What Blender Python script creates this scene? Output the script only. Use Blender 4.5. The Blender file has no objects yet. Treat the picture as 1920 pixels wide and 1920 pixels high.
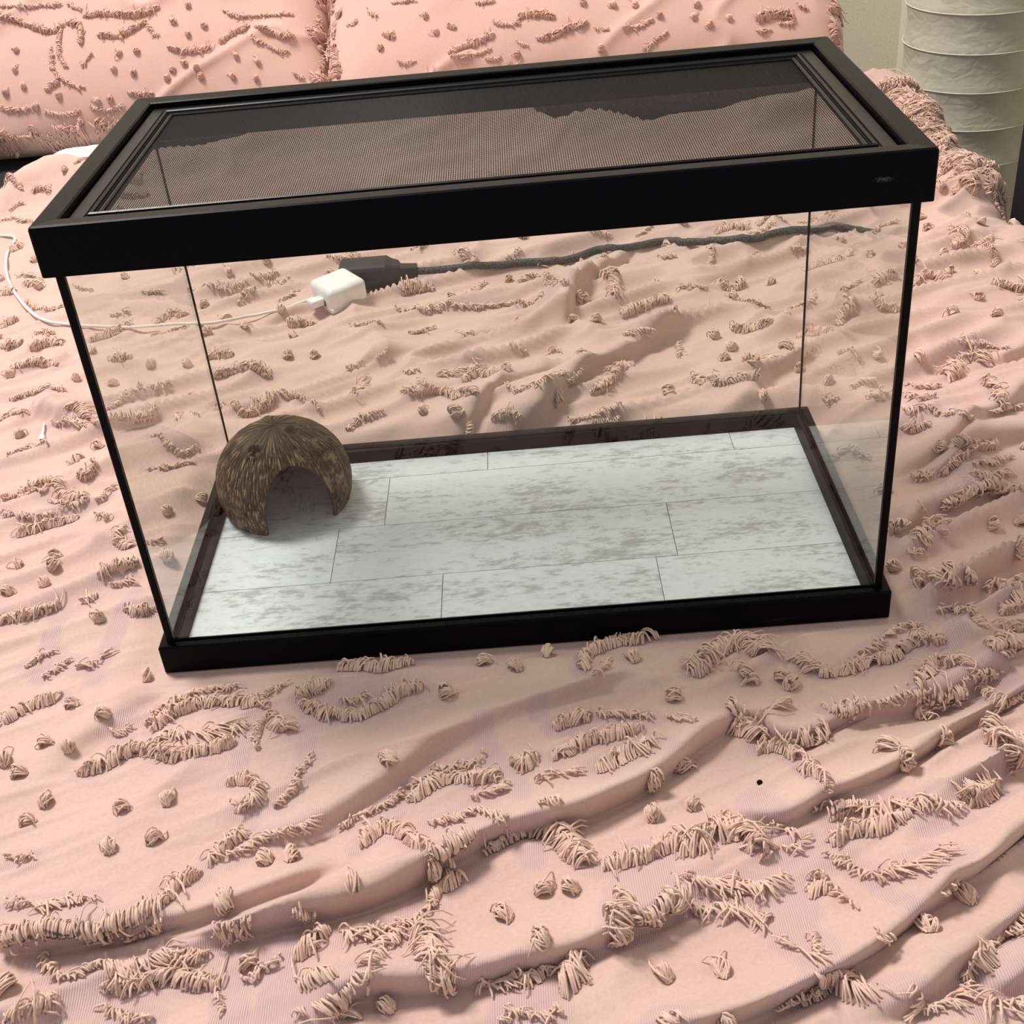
import bpy, bmesh, math, random
import numpy as np
from mathutils import Vector, Matrix
scene = bpy.context.scene
COL = scene.collection
# ---------------------------------------------------------------- camera
cam_data = bpy.data.cameras.new('camera'); cam = bpy.data.objects.new('camera', cam_data); COL.objects.link(cam)
cam_data.sensor_width = 36.0; cam_data.lens = 43.678; cam_data.clip_start = 0.02; cam_data.clip_end = 30
cam.matrix_world = Matrix(((0.99638, 0.08007, 0.02871, 0.02413), (-0.02036, 0.55220, -0.83346, -0.67939),
                           (-0.08260, 0.82985, 0.55183, 0.56326), (0, 0, 0, 1)))
scene.camera = cam
# ---------------------------------------------------------------- light and exposure
world = bpy.data.worlds.new('room_light'); scene.world = world; world.use_nodes = True
bg = world.node_tree.nodes['Background']
bg.inputs['Color'].default_value = (0.94, 0.95, 1.0, 1); bg.inputs['Strength'].default_value = 0.50
def area_light(name, loc, target, size, power, color):
    d = bpy.data.lights.new(name, 'AREA'); d.shape = 'DISK'; d.size = size; d.energy = power; d.color = color
    o = bpy.data.objects.new(name, d); COL.objects.link(o); o.location = loc
    o.rotation_euler = (Vector(target) - Vector(loc)).to_track_quat('-Z', 'Y').to_euler(); return o
area_light('ceiling_lamp_light', (-1.2, 0.95, 2.9), (0.0, 0.3, 0.0), 0.9, 132.0, (1.0, 0.92, 0.85))
vs = scene.view_settings
vs.view_transform = 'Standard'; vs.look = 'None'; vs.exposure = -0.15; vs.gamma = 1.0; vs.use_curve_mapping = False
# ---------------------------------------------------------------- measured layout (metres; tank front left base corner line is y = 0)
FOLDS = [[[[-0.3068,-0.2374],[-0.2957,-0.2348],[-0.2623,-0.2299],[-0.2333,-0.2263],[-0.2096,-0.2208],[-0.1854,-0.2167],[-0.1574,-0.208],[-0.132,-0.1989],[-0.1104,-0.1904
]],0.01344,0.022,0.007],[[[-0.2087,-0.234],[-0.177,-0.2297],[-0.1483,-0.2235],[-0.1289,-0.2187],[-0.1077,-0.2128],[-0.0881,-0.2052],[-0.0584,-0.1885],[-0.0276,-0.1712],[-0.0068,-0.1662],[0.0201,-0.1583],[0.0418,-0.1488],[0.061,-0.1393],[0.0797,-0.1258],[0.0971,-0.1103],[0.1155,-0.0988],[0.1311,-0.0921],[0.1535,-0.0931
]],0.01848,0.022,0.008],[[[0.127,-0.0902],[0.1441,-0.0896],[0.1557,-0.0949],[0.1624,-0.1083],[0.1701,-0.1111],[0.1873,-0.1038],[0.2103,-0.0999],[0.2398,-0.0983],[0.2569,-0.0972],[0.2881,-0.0836],[0.3292,-0.0541],[0.3646,-0.0344
]],0.01344,0.022,0.009],[[[-0.177,-0.181],[-0.1584,-0.1636],[-0.1377,-0.1572],[-0.1157,-0.1409],[-0.0899,-0.1178],[-0.0649,-0.0959],[-0.0376,-0.0791],[-0.0165,-0.0682],[0.0075,-0.0578],[0.0412,-0.0473],[0.0851,-0.0387
]],0.00924,0.03,0.012],[[[0.1172,-0.1695],[0.1346,-0.1762],[0.1447,-0.1764],[0.1622,-0.1669],[0.1849,-0.1593],[0.2083,-0.15],[0.2331,-0.1364],[0.259,-0.1221],[0.2856,-0.1107],[0.3136,-0.0966],[0.3425,-0.0822
]],0.015119999999999998,0.022,0.008],[[[-0.1261,-0.3041],[-0.1196,-0.2911],[-0.1128,-0.2776],[-0.0999,-0.2674],[-0.0804,-0.2641],[-0.0607,-0.2634],[-0.0411,-0.2617],[-0.0298,-0.2593],[-0.01,-0.2559],[0.0129,-0.2525],[0.0331,-0.2473],[0.0569,-0.2382],[0.088,-0.2211
]],0.0168,0.03,0.01],[[[0.0277,-0.3189],[0.049,-0.3127],[0.071,-0.3041],[0.0989,-0.2948],[0.1278,-0.2831],[0.158,-0.2695],[0.1794,-0.2579],[0.2016,-0.2443],[0.225,-0.2296],[0.2516,-0.2076],[0.2807,-0.1862],[0.3135,-0.1635
]],0.02016,0.026,0.009],[[[0.2439,-0.172],[0.2696,-0.1597],[0.2952,-0.1492],[0.3245,-0.1388
]],0.01008,0.018,0.008],[[[0.1542,-0.3085],[0.1782,-0.2974],[0.1997,-0.2845],[0.2176,-0.2731],[0.2406,-0.256],[0.2681,-0.2392
]],0.012599999999999998,0.024,0.012],[[[0.2164,-0.3019],[0.245,-0.2882],[0.267,-0.2795
]],0.01092,0.018,0.01],[[[-0.3013,-0.2548],[-0.2867,-0.2635],[-0.2723,-0.2727],[-0.2545,-0.285
]],0.01176,0.02,0.012],[[[-0.3271,-0.1027],[-0.3061,-0.066],[-0.2876,-0.0394],[-0.2571,-0.0099
]],0.00588,0.014,0.02],[[[0.2934,0.1656],[0.3451,0.1994],[0.3654,0.2181],[0.4143,0.2532],[0.4507,0.2819],[0.4948,0.3118
]],0.01092,0.02,0.01],[[[0.3083,0.1568],[0.3262,0.1597],[0.3538,0.1801],[0.3782,0.2019],[0.4089,0.2145],[0.4471,0.2217
]],0.0084,0.018,0.01],[[[0.2722,0.0782],[0.2913,0.0968],[0.3076,0.1069],[0.3337,0.1165],[0.358,0.1281],[0.3886,0.1328
]],0.01092,0.02,0.01],[[[0.2631,0.0026],[0.2887,0.0116],[0.3182,0.0266],[0.3517,0.0502],[0.3907,0.0721
]],0.01092,0.022,0.012],[[[0.2829,-0.0584],[0.3065,-0.0504],[0.348,-0.0331
]],0.0084,0.02,0.01],[[[0.4385,0.3426],[0.4687,0.359],[0.5031,0.3717
]],0.01008,0.02,0.01],[[[-0.1912,0.4306],[-0.1175,0.4511],[-0.064,0.4738],[-0.0088,0.5075
]],0.01008,0.03,0.016],[[[-0.0638,0.2705],[-0.0405,0.3197],[-0.0207,0.3576],[0.01,0.3715],[0.0516,0.3883
]],0.01344,0.03,0.014],[[[-0.0161,0.2769],[0.0147,0.3056],[0.0354,0.3355],[0.0716,0.3794],[0.1058,0.4187],[0.1411,0.4541],[0.1818,0.4775
]],0.0168,0.026,0.013],[[[0.04,0.4675],[0.0555,0.5568],[0.0819,0.609],[0.1161,0.6634],[0.1431,0.6898
]],0.0168,0.022,0.016],[[[0.1943,0.2923],[0.2169,0.3394],[0.2468,0.3664],[0.2766,0.389
]],0.01176,0.03,0.02],[[[-0.2739,0.549],[-0.2324,0.5886],[-0.1847,0.586],[-0.1392,0.6124
]],0.0084,0.02,0.012],[[[-0.4998,0.3832],[-0.4713,0.4104],[-0.4344,0.3934],[-0.3928,0.3552
]],0.0084,0.03,0.016],[[[-0.5392,0.5032],[-0.507,0.5097],[-0.476,0.5419
]],0.0084,0.03,0.02],[[[-0.3241,0.2975],[-0.2704,0.3275],[-0.2027,0.3464
]],0.00672,0.03,0.02]]
TUFTS = [('r',[(-0.3571,-0.0461),(-0.3463,-0.0312),(-0.3266,-0.0218)]),
('d',[(-0.3122,-0.0351)]),
('d',[(-0.2883,-0.0494)]),
('f',[(-0.2821,-0.061),(-0.2724,-0.0628),(-0.2661,-0.0592)]),
('f',[(-0.2557,-0.0569),(-0.2497,-0.0437),(-0.231,-0.0354),(-0.2154,-0.0291),(-0.2,-0.027)]),
('r',[(-0.2502,-0.0638),(-0.2409,-0.0511),(-0.2255,-0.0466),(-0.2071,-0.042),(-0.1867,-0.051),(-0.175,-0.0542)]),
('F',[(-0.2473,-0.0789),(-0.2367,-0.0734),(-0.2168,-0.0788),(-0.2006,-0.0726),(-0.191,-0.0673)]),
('r',[(-0.289,-0.1008),(-0.2748,-0.0975),(-0.263,-0.0881),(-0.2473,-0.0883),(-0.2247,-0.0984),(-0.2072,-0.0972),(-0.1898,-0.088)]),
('d',[(-0.3185,-0.0737)]),
('d',[(-0.3051,-0.0779)]),
('d',[(-0.3289,-0.0989)]),
('d',[(-0.3422,-0.0864)]),
('d',[(-0.3041,-0.1247)]),
('d',[(-0.2494,-0.1425)]),
('d',[(-0.2231,-0.1373)]),
('d',[(-0.249,-0.1737)]),
('d',[(-0.2229,-0.1705)]),
('d',[(-0.3098,-0.1423)]),
('f',[(-0.1767,-0.0451),(-0.1661,-0.0297)]),
('r',[(-0.1729,-0.0629),(-0.1645,-0.0723),(-0.1548,-0.0813)]),
('f',[(-0.1755,-0.0695),(-0.1754,-0.0912)]),
('r',[(-0.153,-0.049),(-0.1437,-0.0431),(-0.1329,-0.0391)]),
('r',[(-0.1476,-0.0553),(-0.133,-0.0669),(-0.1225,-0.0678)]),
('f',[(-0.1365,-0.107),(-0.1413,-0.1206),(-0.1462,-0.1352),(-0.1548,-0.1463)]),
('r',[(-0.1874,-0.1228),(-0.1724,-0.1249),(-0.1657,-0.1413),(-0.1767,-0.1484)]),
('r',[(-0.1876,-0.1864),(-0.1812,-0.1767),(-0.1703,-0.1654)]),
('f',[(-0.1753,-0.1849),(-0.1587,-0.1695),(-0.138,-0.1634),(-0.1318,-0.1586)]),
('d',[(-0.1551,-0.1889)]),
('d',[(-0.1393,-0.1887)]),
('d',[(-0.1727,-0.2162)]),
('r',[(-0.1925,-0.1981),(-0.2023,-0.2038),(-0.2082,-0.216),(-0.2253,-0.2254),(-0.2379,-0.2288)]),
('f',[(-0.297,-0.2106),(-0.2799,-0.2147),(-0.2654,-0.213),(-0.2457,-0.214)]),
('r',[(-0.2905,-0.2359),(-0.2764,-0.2325),(-0.262,-0.2307),(-0.2439,-0.2304),(-0.2317,-0.2297)]),
('f',[(-0.206,-0.2243),(-0.2135,-0.2279),(-0.2255,-0.2345)]),
('f',[(-0.2458,-0.2374),(-0.24,-0.236),(-0.2316,-0.2322)]),
('F',[(-0.1749,-0.2315),(-0.1637,-0.2314),(-0.155,-0.2308)]),
('r',[(-0.1335,-0.2241),(-0.1243,-0.224)]),
('f',[(-0.2681,-0.2471),(-0.2575,-0.2582),(-0.2466,-0.2604),(-0.2355,-0.2527)]),
('F',[(-0.2355,-0.2527),(-0.2207,-0.255),(-0.2072,-0.2525),(-0.1989,-0.2465)]),
('F',[(-0.1959,-0.2481),(-0.1871,-0.2466),(-0.1779,-0.2468)]),
('r',[(-0.2297,-0.2649),(-0.2161,-0.2649),(-0.2054,-0.2614),(-0.1922,-0.2616),(-0.186,-0.2643),(-0.1674,-0.2669)]),
('f',[(-0.2293,-0.2767),(-0.2163,-0.2811),(-0.2018,-0.2845)]),
('r',[(-0.2659,-0.2828),(-0.257,-0.277),(-0.2524,-0.272)]),
('d',[(-0.2765,-0.2665)]),
('d',[(-0.1545,-0.2567)]),
('f',[(-0.1547,-0.2677),(-0.1459,-0.2616),(-0.1376,-0.2569)]),
('r',[(-0.1294,-0.2549),(-0.1208,-0.2473),(-0.1133,-0.2385)]),
('r',[(-0.1262,-0.2752),(-0.1164,-0.2712),(-0.1097,-0.2686)]),
('F',[(-0.1256,-0.2896),(-0.1135,-0.2846),(-0.1033,-0.2747)]),
('f',[(-0.1695,-0.271),(-0.1636,-0.2851)]),
('f',[(-0.3115,-0.1755),(-0.3036,-0.1736),(-0.2957,-0.176)]),
('r',[(-0.1225,-0.0678),(-0.1072,-0.0689),(-0.0949,-0.0582),(-0.0847,-0.0476),(-0.0703,-0.0457)]),
('f',[(-0.1239,-0.0538),(-0.113,-0.0551),(-0.1061,-0.0505)]),
('d',[(-0.0531,-0.0554)]),
('d',[(-0.0906,-0.1173)]),
('r',[(0.0163,-0.0939),(0.0268,-0.0885),(0.0406,-0.0883)]),
('f',[(0.0443,-0.0854),(0.059,-0.0885),(0.0787,-0.0965)]),
('r',[(0.0161,-0.1255),(0.0276,-0.1181),(0.039,-0.113),(0.0527,-0.1092),(0.0685,-0.1073)]),
('r',[(0.0395,-0.1367),(0.0509,-0.1297),(0.0624,-0.1239),(0.0763,-0.1181)]),
('r',[(-0.0092,-0.1239),(-0.0027,-0.1306),(0.003,-0.1227)]),
('f',[(-0.0553,-0.1204),(-0.0441,-0.119),(-0.0307,-0.1158)]),
('f',[(-0.0749,-0.1338),(-0.0642,-0.1259),(-0.0553,-0.1219)]),
('f',[(-0.114,-0.1627),(-0.104,-0.1538),(-0.0904,-0.148),(-0.0779,-0.14)]),
('r',[(-0.074,-0.1464),(-0.0656,-0.1409),(-0.055,-0.131),(-0.0392,-0.1345),(-0.0193,-0.1373)]),
('f',[(-0.0346,-0.1522),(-0.0248,-0.1485),(-0.015,-0.1442)]),
('f',[(-0.06,-0.1683),(-0.0451,-0.1653),(-0.0322,-0.1611),(-0.0186,-0.1701)]),
('r',[(-0.1009,-0.1823),(-0.0895,-0.1696),(-0.0776,-0.1726),(-0.0631,-0.1919),(-0.0514,-0.187),(-0.0393,-0.1796)]),
('d',[(-0.1032,-0.21)]),
('r',[(-0.028,-0.188),(-0.0216,-0.1838),(-0.0121,-0.1803),(0.0004,-0.1783)]),
('R',[(0.0047,-0.1749),(0.016,-0.1819),(0.0227,-0.1928),(0.0271,-0.2061),(0.0299,-0.2094)]),
('f',[(0.0027,-0.1624),(0.0133,-0.1592)]),
('f',[(0.0056,-0.145),(0.0146,-0.1377)]),
('f',[(0.0209,-0.1413),(0.0287,-0.1376)]),
('d',[(0.0681,-0.1415)]),
('d',[(0.0909,-0.1312)]),
('d',[(0.0711,-0.1713)]),
('d',[(0.0052,-0.2235)]),
('d',[(0.0201,-0.2243)]),
('d',[(-0.0177,-0.2371)]),
('d',[(0.001,-0.2525)]),
('d',[(0.064,-0.2817)]),
('d',[(-0.0799,-0.2849)]),
('d',[(-0.0619,-0.1972)]),
('r',[(-0.0585,-0.2231),(-0.053,-0.2128),(-0.041,-0.2064)]),
('f',[(-0.0696,-0.2367),(-0.0623,-0.2288),(-0.0566,-0.2221)]),
('F',[(-0.106,-0.2419),(-0.0946,-0.2401),(-0.0812,-0.238),(-0.0698,-0.235)]),
('F',[(-0.0997,-0.2722),(-0.094,-0.2653),(-0.0854,-0.2502),(-0.0738,-0.2428)]),
('R',[(-0.0613,-0.2422),(-0.0536,-0.2605),(-0.0502,-0.2665),(-0.0449,-0.2676)]),
('R',[(0.0397,-0.2414),(0.0417,-0.2497),(0.041,-0.2538),(0.0471,-0.2582)]),
('r',[(0.0442,-0.2306),(0.0487,-0.2461),(0.0607,-0.2402),(0.0651,-0.2351)]),
('R',[(0.0651,-0.2351),(0.0746,-0.2347),(0.0778,-0.2387)]),
('r',[(0.0388,-0.2107),(0.0481,-0.2072),(0.0624,-0.2032),(0.0732,-0.1972),(0.0857,-0.1945)]),
('F',[(-0.0326,-0.2678),(-0.0264,-0.2718),(-0.0178,-0.269),(-0.0118,-0.2644)]),
('r',[(-0.0096,-0.272),(-0.0049,-0.2769),(0.0018,-0.2701),(0.0094,-0.269)]),
('R',[(0.0108,-0.2798),(0.0176,-0.2746),(0.0247,-0.2646)]),
('f',[(-0.0198,-0.298),(-0.0107,-0.2951),(-0.0018,-0.297),(0.0091,-0.2952)]),
('F',[(0.0534,-0.313),(0.0576,-0.3073),(0.063,-0.306)]),
('r',[(-0.1029,-0.2849),(-0.0966,-0.2914)]),
('d',[(0.0956,-0.0788)]),
('f',[(0.0876,-0.0971),(0.0978,-0.1057)]),
('d',[(0.1486,-0.0655)]),
('d',[(0.1721,-0.0748)]),
('d',[(0.1279,-0.0915)]),
('d',[(0.1648,-0.0934)]),
('d',[(0.0962,-0.1329)]),
('d',[(0.0958,-0.1662)]),
('d',[(0.2447,-0.1149)]),
('d',[(0.2119,-0.141)]),
('d',[(0.2417,-0.1367)]),
('d',[(0.2155,-0.1509)]),
('d',[(0.0924,-0.28)]),
('d',[(0.0857,-0.3056)]),
('d',[(0.226,-0.2504)]),
('d',[(0.2011,-0.2686)]),
('R',[(0.133,-0.0952),(0.1351,-0.103),(0.1438,-0.1109),(0.1512,-0.113)]),
('R',[(0.161,-0.119),(0.1709,-0.1177),(0.1814,-0.1155)]),
('r',[(0.1424,-0.1239),(0.1547,-0.1234),(0.1603,-0.1372),(0.1653,-0.1528),(0.1688,-0.1678)]),
('r',[(0.1873,-0.1014),(0.1975,-0.1044),(0.2088,-0.1017)]),
('f',[(0.2153,-0.1028),(0.2359,-0.1028),(0.2469,-0.1018)]),
('r',[(0.245,-0.1042),(0.2571,-0.1033),(0.2668,-0.0997)]),
('F',[(0.2849,-0.0995),(0.2845,-0.1168),(0.2941,-0.1162),(0.3061,-0.1124)]),
('R',[(0.2784,-0.1383),(0.2731,-0.1627),(0.2866,-0.156)]),
('r',[(0.1714,-0.1859),(0.1815,-0.182),(0.1898,-0.1814)]),
('F',[(0.1903,-0.1793),(0.2048,-0.1818),(0.2185,-0.1856),(0.2297,-0.1873)]),
('F',[(0.2288,-0.191),(0.2401,-0.1905)]),
('R',[(0.245,-0.1837),(0.2533,-0.1834),(0.2649,-0.1754)]),
('r',[(0.1684,-0.2038),(0.1785,-0.1987),(0.1913,-0.1989),(0.2036,-0.197),(0.2138,-0.1953)]),
('f',[(0.1641,-0.2136),(0.1732,-0.2172),(0.1772,-0.2242),(0.1851,-0.2306)]),
('F',[(0.1851,-0.2306),(0.1965,-0.2295),(0.2055,-0.229),(0.2194,-0.2214)]),
('R',[(0.0852,-0.1983),(0.0959,-0.1941),(0.1069,-0.1891),(0.1192,-0.1884),(0.1252,-0.2),(0.1315,-0.209)]),
('f',[(0.1112,-0.1749),(0.1202,-0.1823)]),
('F',[(0.0824,-0.2196),(0.0936,-0.2233),(0.1093,-0.223),(0.1243,-0.2268),(0.1364,-0.2245)]),
('F',[(0.0821,-0.2356),(0.0913,-0.239),(0.1026,-0.2402),(0.1153,-0.2443),(0.1254,-0.2507)]),
('f',[(0.1382,-0.1846),(0.1436,-0.1888),(0.1499,-0.1968)]),
('f',[(0.1403,-0.2048),(0.1484,-0.2042),(0.1543,-0.2001)]),
('r',[(0.1537,-0.2255),(0.159,-0.2278)]),
('r',[(0.1476,-0.2356),(0.1594,-0.2343)]),
('f',[(0.1634,-0.2375),(0.167,-0.2489)]),
('f',[(0.1279,-0.2661),(0.1347,-0.2753),(0.1426,-0.2656)]),
('F',[(0.1316,-0.2855),(0.1362,-0.2858),(0.1452,-0.2829)]),
('f',[(0.1649,-0.2693),(0.1731,-0.2667)]),
('f',[(0.2087,-0.2476),(0.2151,-0.2443)]),
('F',[(0.1158,-0.3012),(0.1219,-0.2969),(0.128,-0.2929)]),
('r',[(0.1303,-0.2999),(0.1382,-0.2965),(0.1452,-0.293)]),
('R',[(0.153,-0.2859),(0.157,-0.2978),(0.1642,-0.2991)]),
('F',[(0.1785,-0.2994),(0.183,-0.3044),(0.1904,-0.3101),(0.1994,-0.3086),(0.21,-0.3023)]),
('R',[(0.2101,-0.296),(0.2182,-0.2908),(0.2256,-0.2845)]),
('f',[(0.2263,-0.2826),(0.2381,-0.2736),(0.243,-0.2822)]),
('r',[(0.2384,-0.2695),(0.2468,-0.2635),(0.2537,-0.2596)]),
('f',[(0.1988,-0.2545),(0.2005,-0.2625)]),
('F',[(0.2198,-0.3081),(0.2229,-0.3143),(0.234,-0.3124)]),
('f',[(0.1581,-0.1769),(0.1686,-0.1766)]),
('d',[(0.3714,0.3312)]),
('r',[(0.4131,0.2785),(0.4129,0.2556),(0.4058,0.243)]),
('d',[(0.3425,0.1899)]),
('R',[(0.3896,0.3075),(0.4112,0.3351),(0.4242,0.3447),(0.4321,0.3301)]),
('f',[(0.4152,0.3522),(0.4411,0.3593),(0.4548,0.3518)]),
('f',[(0.3509,0.3052),(0.3633,0.294),(0.3807,0.2943)]),
('f',[(0.3416,0.2747),(0.3474,0.2498),(0.362,0.2527)]),
('f',[(0.3311,0.2391),(0.3543,0.2371),(0.3656,0.2184)]),
('r',[(0.328,0.2256),(0.3359,0.2214),(0.3466,0.2193)]),
('f',[(0.3647,0.2155),(0.3751,0.2141)]),
('f',[(0.3959,0.2303),(0.4149,0.2449),(0.434,0.2502)]),
('d',[(0.3554,0.1762)]),
('r',[(0.3345,0.1527),(0.3477,0.1565),(0.3652,0.1758),(0.3824,0.1905),(0.3972,0.1989)]),
('f',[(0.3601,0.145),(0.3796,0.1589),(0.4003,0.1784)]),
('F',[(0.3501,0.1321),(0.363,0.1294),(0.3808,0.1454)]),
('r',[(0.318,0.1054),(0.3299,0.1082),(0.346,0.1184),(0.362,0.1255)]),
('r',[(0.3616,0.122),(0.3754,0.1205),(0.3827,0.101)]),
('r',[(0.3154,0.154),(0.3203,0.1522),(0.3274,0.1528)]),
('f',[(0.2961,0.1012),(0.2993,0.0972)]),
('r',[(0.294,0.0644),(0.3081,0.0794),(0.3128,0.0704),(0.3138,0.0672)]),
('f',[(0.2898,0.0618),(0.3025,0.0642)]),
('d',[(0.3526,0.078)]),
('d',[(0.3518,0.0387)]),
('d',[(0.2822,0.0861)]),
('d',[(0.3753,0.0815)]),
('f',[(0.2851,0.0565),(0.2944,0.0575)]),
('r',[(0.2868,0.0385),(0.2863,0.0105),(0.2973,0.015)]),
('d',[(0.2741,0.0522)]),
('d',[(0.3079,0.0148)]),
('r',[(0.3248,0.0091),(0.3377,0.0112),(0.3432,-0.0085)]),
('r',[(0.3206,-0.0284),(0.3318,-0.0206),(0.3428,-0.0129)]),
('f',[(0.2855,-0.0077),(0.3002,-0.007),(0.2961,-0.0384)]),
('f',[(0.3018,-0.0262),(0.2946,-0.0545)]),
('r',[(0.3089,-0.0515),(0.3195,-0.0514),(0.3242,-0.0589)]),
('r',[(0.2874,-0.0834),(0.2967,-0.0768),(0.3083,-0.0742)]),
('f',[(0.2913,-0.0869),(0.3,-0.082)]),
('R',[(0.1096,-0.0522),(0.1222,-0.0394),(0.135,-0.0272),(0.1531,-0.027),(0.1631,-0.0433)]),
('d',[(0.145,-0.0588)]),
('d',[(0.168,-0.0667)]),
('r',[(0.1805,-0.046),(0.1888,-0.0569),(0.1969,-0.0625),(0.2125,-0.0608),(0.2283,-0.0575),(0.2422,-0.0572),(0.2584,-0.0481),(0.2755,-0.0578)]),
('f',[(0.2248,-0.0442),(0.2389,-0.0354),(0.2591,-0.0162),(0.2715,-0.0187)]),
('r',[(0.2418,-0.0992),(0.2623,-0.0786),(0.2725,-0.0911)]),
('f',[(0.2669,-0.0974),(0.2814,-0.0931),(0.2954,-0.0927)]),
('r',[(0.1703,0.3587),(0.1846,0.3227),(0.1997,0.3168),(0.2151,0.3221)]),
('d',[(0.2133,0.407)]),
('d',[(0.2045,0.3842)]),
('d',[(0.2641,0.3468)]),
('d',[(0.2129,0.3384)]),
('d',[(0.2577,0.3822)]),
('d',[(0.2213,0.2945)]),
('f',[(0.3093,0.3717),(0.3145,0.342)]),
('f',[(0.3032,0.2947),(0.3238,0.3012)]),
('f',[(0.3086,0.2674),(0.3253,0.2677)]),
('f',[(0.2737,0.2875),(0.2854,0.2844)]),
('d',[(0.2844,0.3083)]),
('d',[(0.3377,0.3481)]),
('F',[(-0.1483,0.3586),(-0.1475,0.4045)]),
('f',[(-0.1035,0.3585),(-0.0952,0.3425)]),
('F',[(-0.0711,0.3872),(-0.0543,0.395),(-0.0339,0.4137)]),
('r',[(-0.047,0.3756),(-0.0301,0.3858),(-0.0067,0.3667)]),
('r',[(-0.0907,0.3437),(-0.0667,0.3529),(-0.041,0.3143)]),
('F',[(-0.1044,0.4007),(-0.0897,0.3938)]),
('r',[(-0.017,0.2969),(-0.0087,0.2967),(0.0024,0.2927)]),
('d',[(-0.0449,0.2902)]),
('d',[(-0.0562,0.3008)]),
('d',[(-0.0817,0.3145)]),
('f',[(-0.0042,0.336),(0.0175,0.3157),(0.0375,0.3397)]),
('f',[(0.0431,0.3323),(0.0573,0.3499)]),
('r',[(0.0714,0.3263),(0.0891,0.3409),(0.1173,0.396)]),
('d',[(0.0351,0.3146)]),
('f',[(0.0497,0.296),(0.0719,0.2914),(0.0947,0.2955)]),
('f',[(0.0711,0.2857),(0.0938,0.2895)]),
('f',[(-0.1513,0.3017),(-0.1404,0.3133),(-0.1214,0.3223)]),
('F',[(0.0387,0.4389),(0.0487,0.4267)]),
('f',[(0.002,0.4306),(0.0154,0.4314)]),
('f',[(-0.1626,0.4262),(-0.1486,0.4318)]),
('f',[(-0.1323,0.4334),(-0.1216,0.4385)]),
('d',[(-0.0283,-0.0248)]),
('d',[(0.016,-0.0164)]),
('d',[(-0.0063,-0.0331)]),
('r',[(-0.1289,-0.0126),(-0.1016,-0.0259),(-0.0785,-0.0148)]),
('r',[(0.0371,-0.0404),(0.0455,-0.0187),(0.0639,-0.0037),(0.0789,-0.0036),(0.0919,0.0007)]),
('f',[(0.0438,-0.0516),(0.0568,-0.0317)]),
('d',[(0.0739,-0.0298)]),
('d',[(-0.5212,0.4871)]),
('r',[(-0.5163,0.5002),(-0.4923,0.5057),(-0.4724,0.4921)]),
('f',[(-0.5034,0.4308),(-0.4793,0.4373),(-0.4454,0.4252)]),
('r',[(-0.4249,0.384),(-0.4134,0.3825),(-0.4022,0.3679)]),
('f',[(-0.442,0.3746),(-0.4162,0.3692),(-0.3917,0.3478)]),
('d',[(-0.4718,0.3575)]),
('r',[(-0.4058,0.298),(-0.3995,0.3106)]),
('f',[(-0.4641,0.3083),(-0.457,0.3319),(-0.4349,0.3232)]),
('f',[(-0.456,0.2495),(-0.4384,0.2525),(-0.4127,0.2399),(-0.4119,0.2636)]),
('r',[(-0.4372,0.2554),(-0.4119,0.2636),(-0.394,0.2369),(-0.369,0.2194)]),
('f',[(-0.3599,0.2179),(-0.3525,0.2226),(-0.349,0.2398)]),
('f',[(-0.4034,0.2306),(-0.3813,0.2154),(-0.369,0.2194)]),
('f',[(-0.4442,0.218),(-0.4176,0.2078),(-0.3959,0.2091)]),
('r',[(-0.4216,0.1893),(-0.3945,0.1996),(-0.3732,0.203)]),
('f',[(-0.3547,0.197),(-0.3438,0.191)]),
('r',[(-0.3266,0.1735),(-0.3251,0.1587),(-0.3148,0.1514)]),
('d',[(-0.4037,0.1388)]),
('d',[(-0.3739,0.1438)]),
('d',[(-0.3728,0.1306)]),
('d',[(-0.3755,0.1121)]),
('d',[(-0.4019,0.1024)]),
('r',[(-0.3303,0.1099),(-0.3175,0.116),(-0.301,0.1218)]),
('f',[(-0.3206,0.1026),(-0.3032,0.1065)]),
('r',[(-0.3964,0.0684),(-0.3768,0.071),(-0.3545,0.0828)]),
('r',[(-0.3375,0.0859),(-0.3293,0.0916)]),
('r',[(-0.2995,0.0699),(-0.2895,0.0651),(-0.2802,0.0706)]),
('d',[(-0.3175,0.06)]),
('f',[(-0.3589,0.0113),(-0.3532,0.0225),(-0.3429,0.0266)]),
('f',[(-0.3447,0.0008),(-0.3358,0.0107),(-0.3287,0.0177)]),
('f',[(-0.3219,0.0071),(-0.3065,0.0137),(-0.3035,0.022)]),
('d',[(-0.2698,-0.0044)]),
('d',[(-0.4054,0.4528)]),
('f',[(-0.3933,0.3847),(-0.3799,0.4048),(-0.3642,0.4131)]),
('r',[(-0.3803,0.3548),(-0.3628,0.3599),(-0.3414,0.3685)]),
('d',[(-0.3727,0.4842)]),
('f',[(-0.3558,0.4154),(-0.3395,0.4226)]),
('f',[(-0.3255,0.3725),(-0.2933,0.3343)]),
('f',[(-0.3279,0.2688),(-0.3073,0.2649),(-0.2887,0.2739)]),
('d',[(-0.2959,0.2001)]),
('d',[(-0.2726,0.2221)]),
('f',[(-0.3327,0.3143),(-0.3045,0.2923),(-0.2897,0.2982)]),
('r',[(-0.2975,0.4369),(-0.2735,0.4341),(-0.2395,0.4267)]),
('r',[(-0.2867,0.3843),(-0.2572,0.3528),(-0.2406,0.3622),(-0.2275,0.3753)]),
('f',[(-0.2242,0.3772),(-0.202,0.3789),(-0.1813,0.3388)]),
('d',[(-0.2257,0.4615)]),
('d',[(-0.1991,0.4624)]),
('d',[(-0.3857,0.3224)]),
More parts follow.
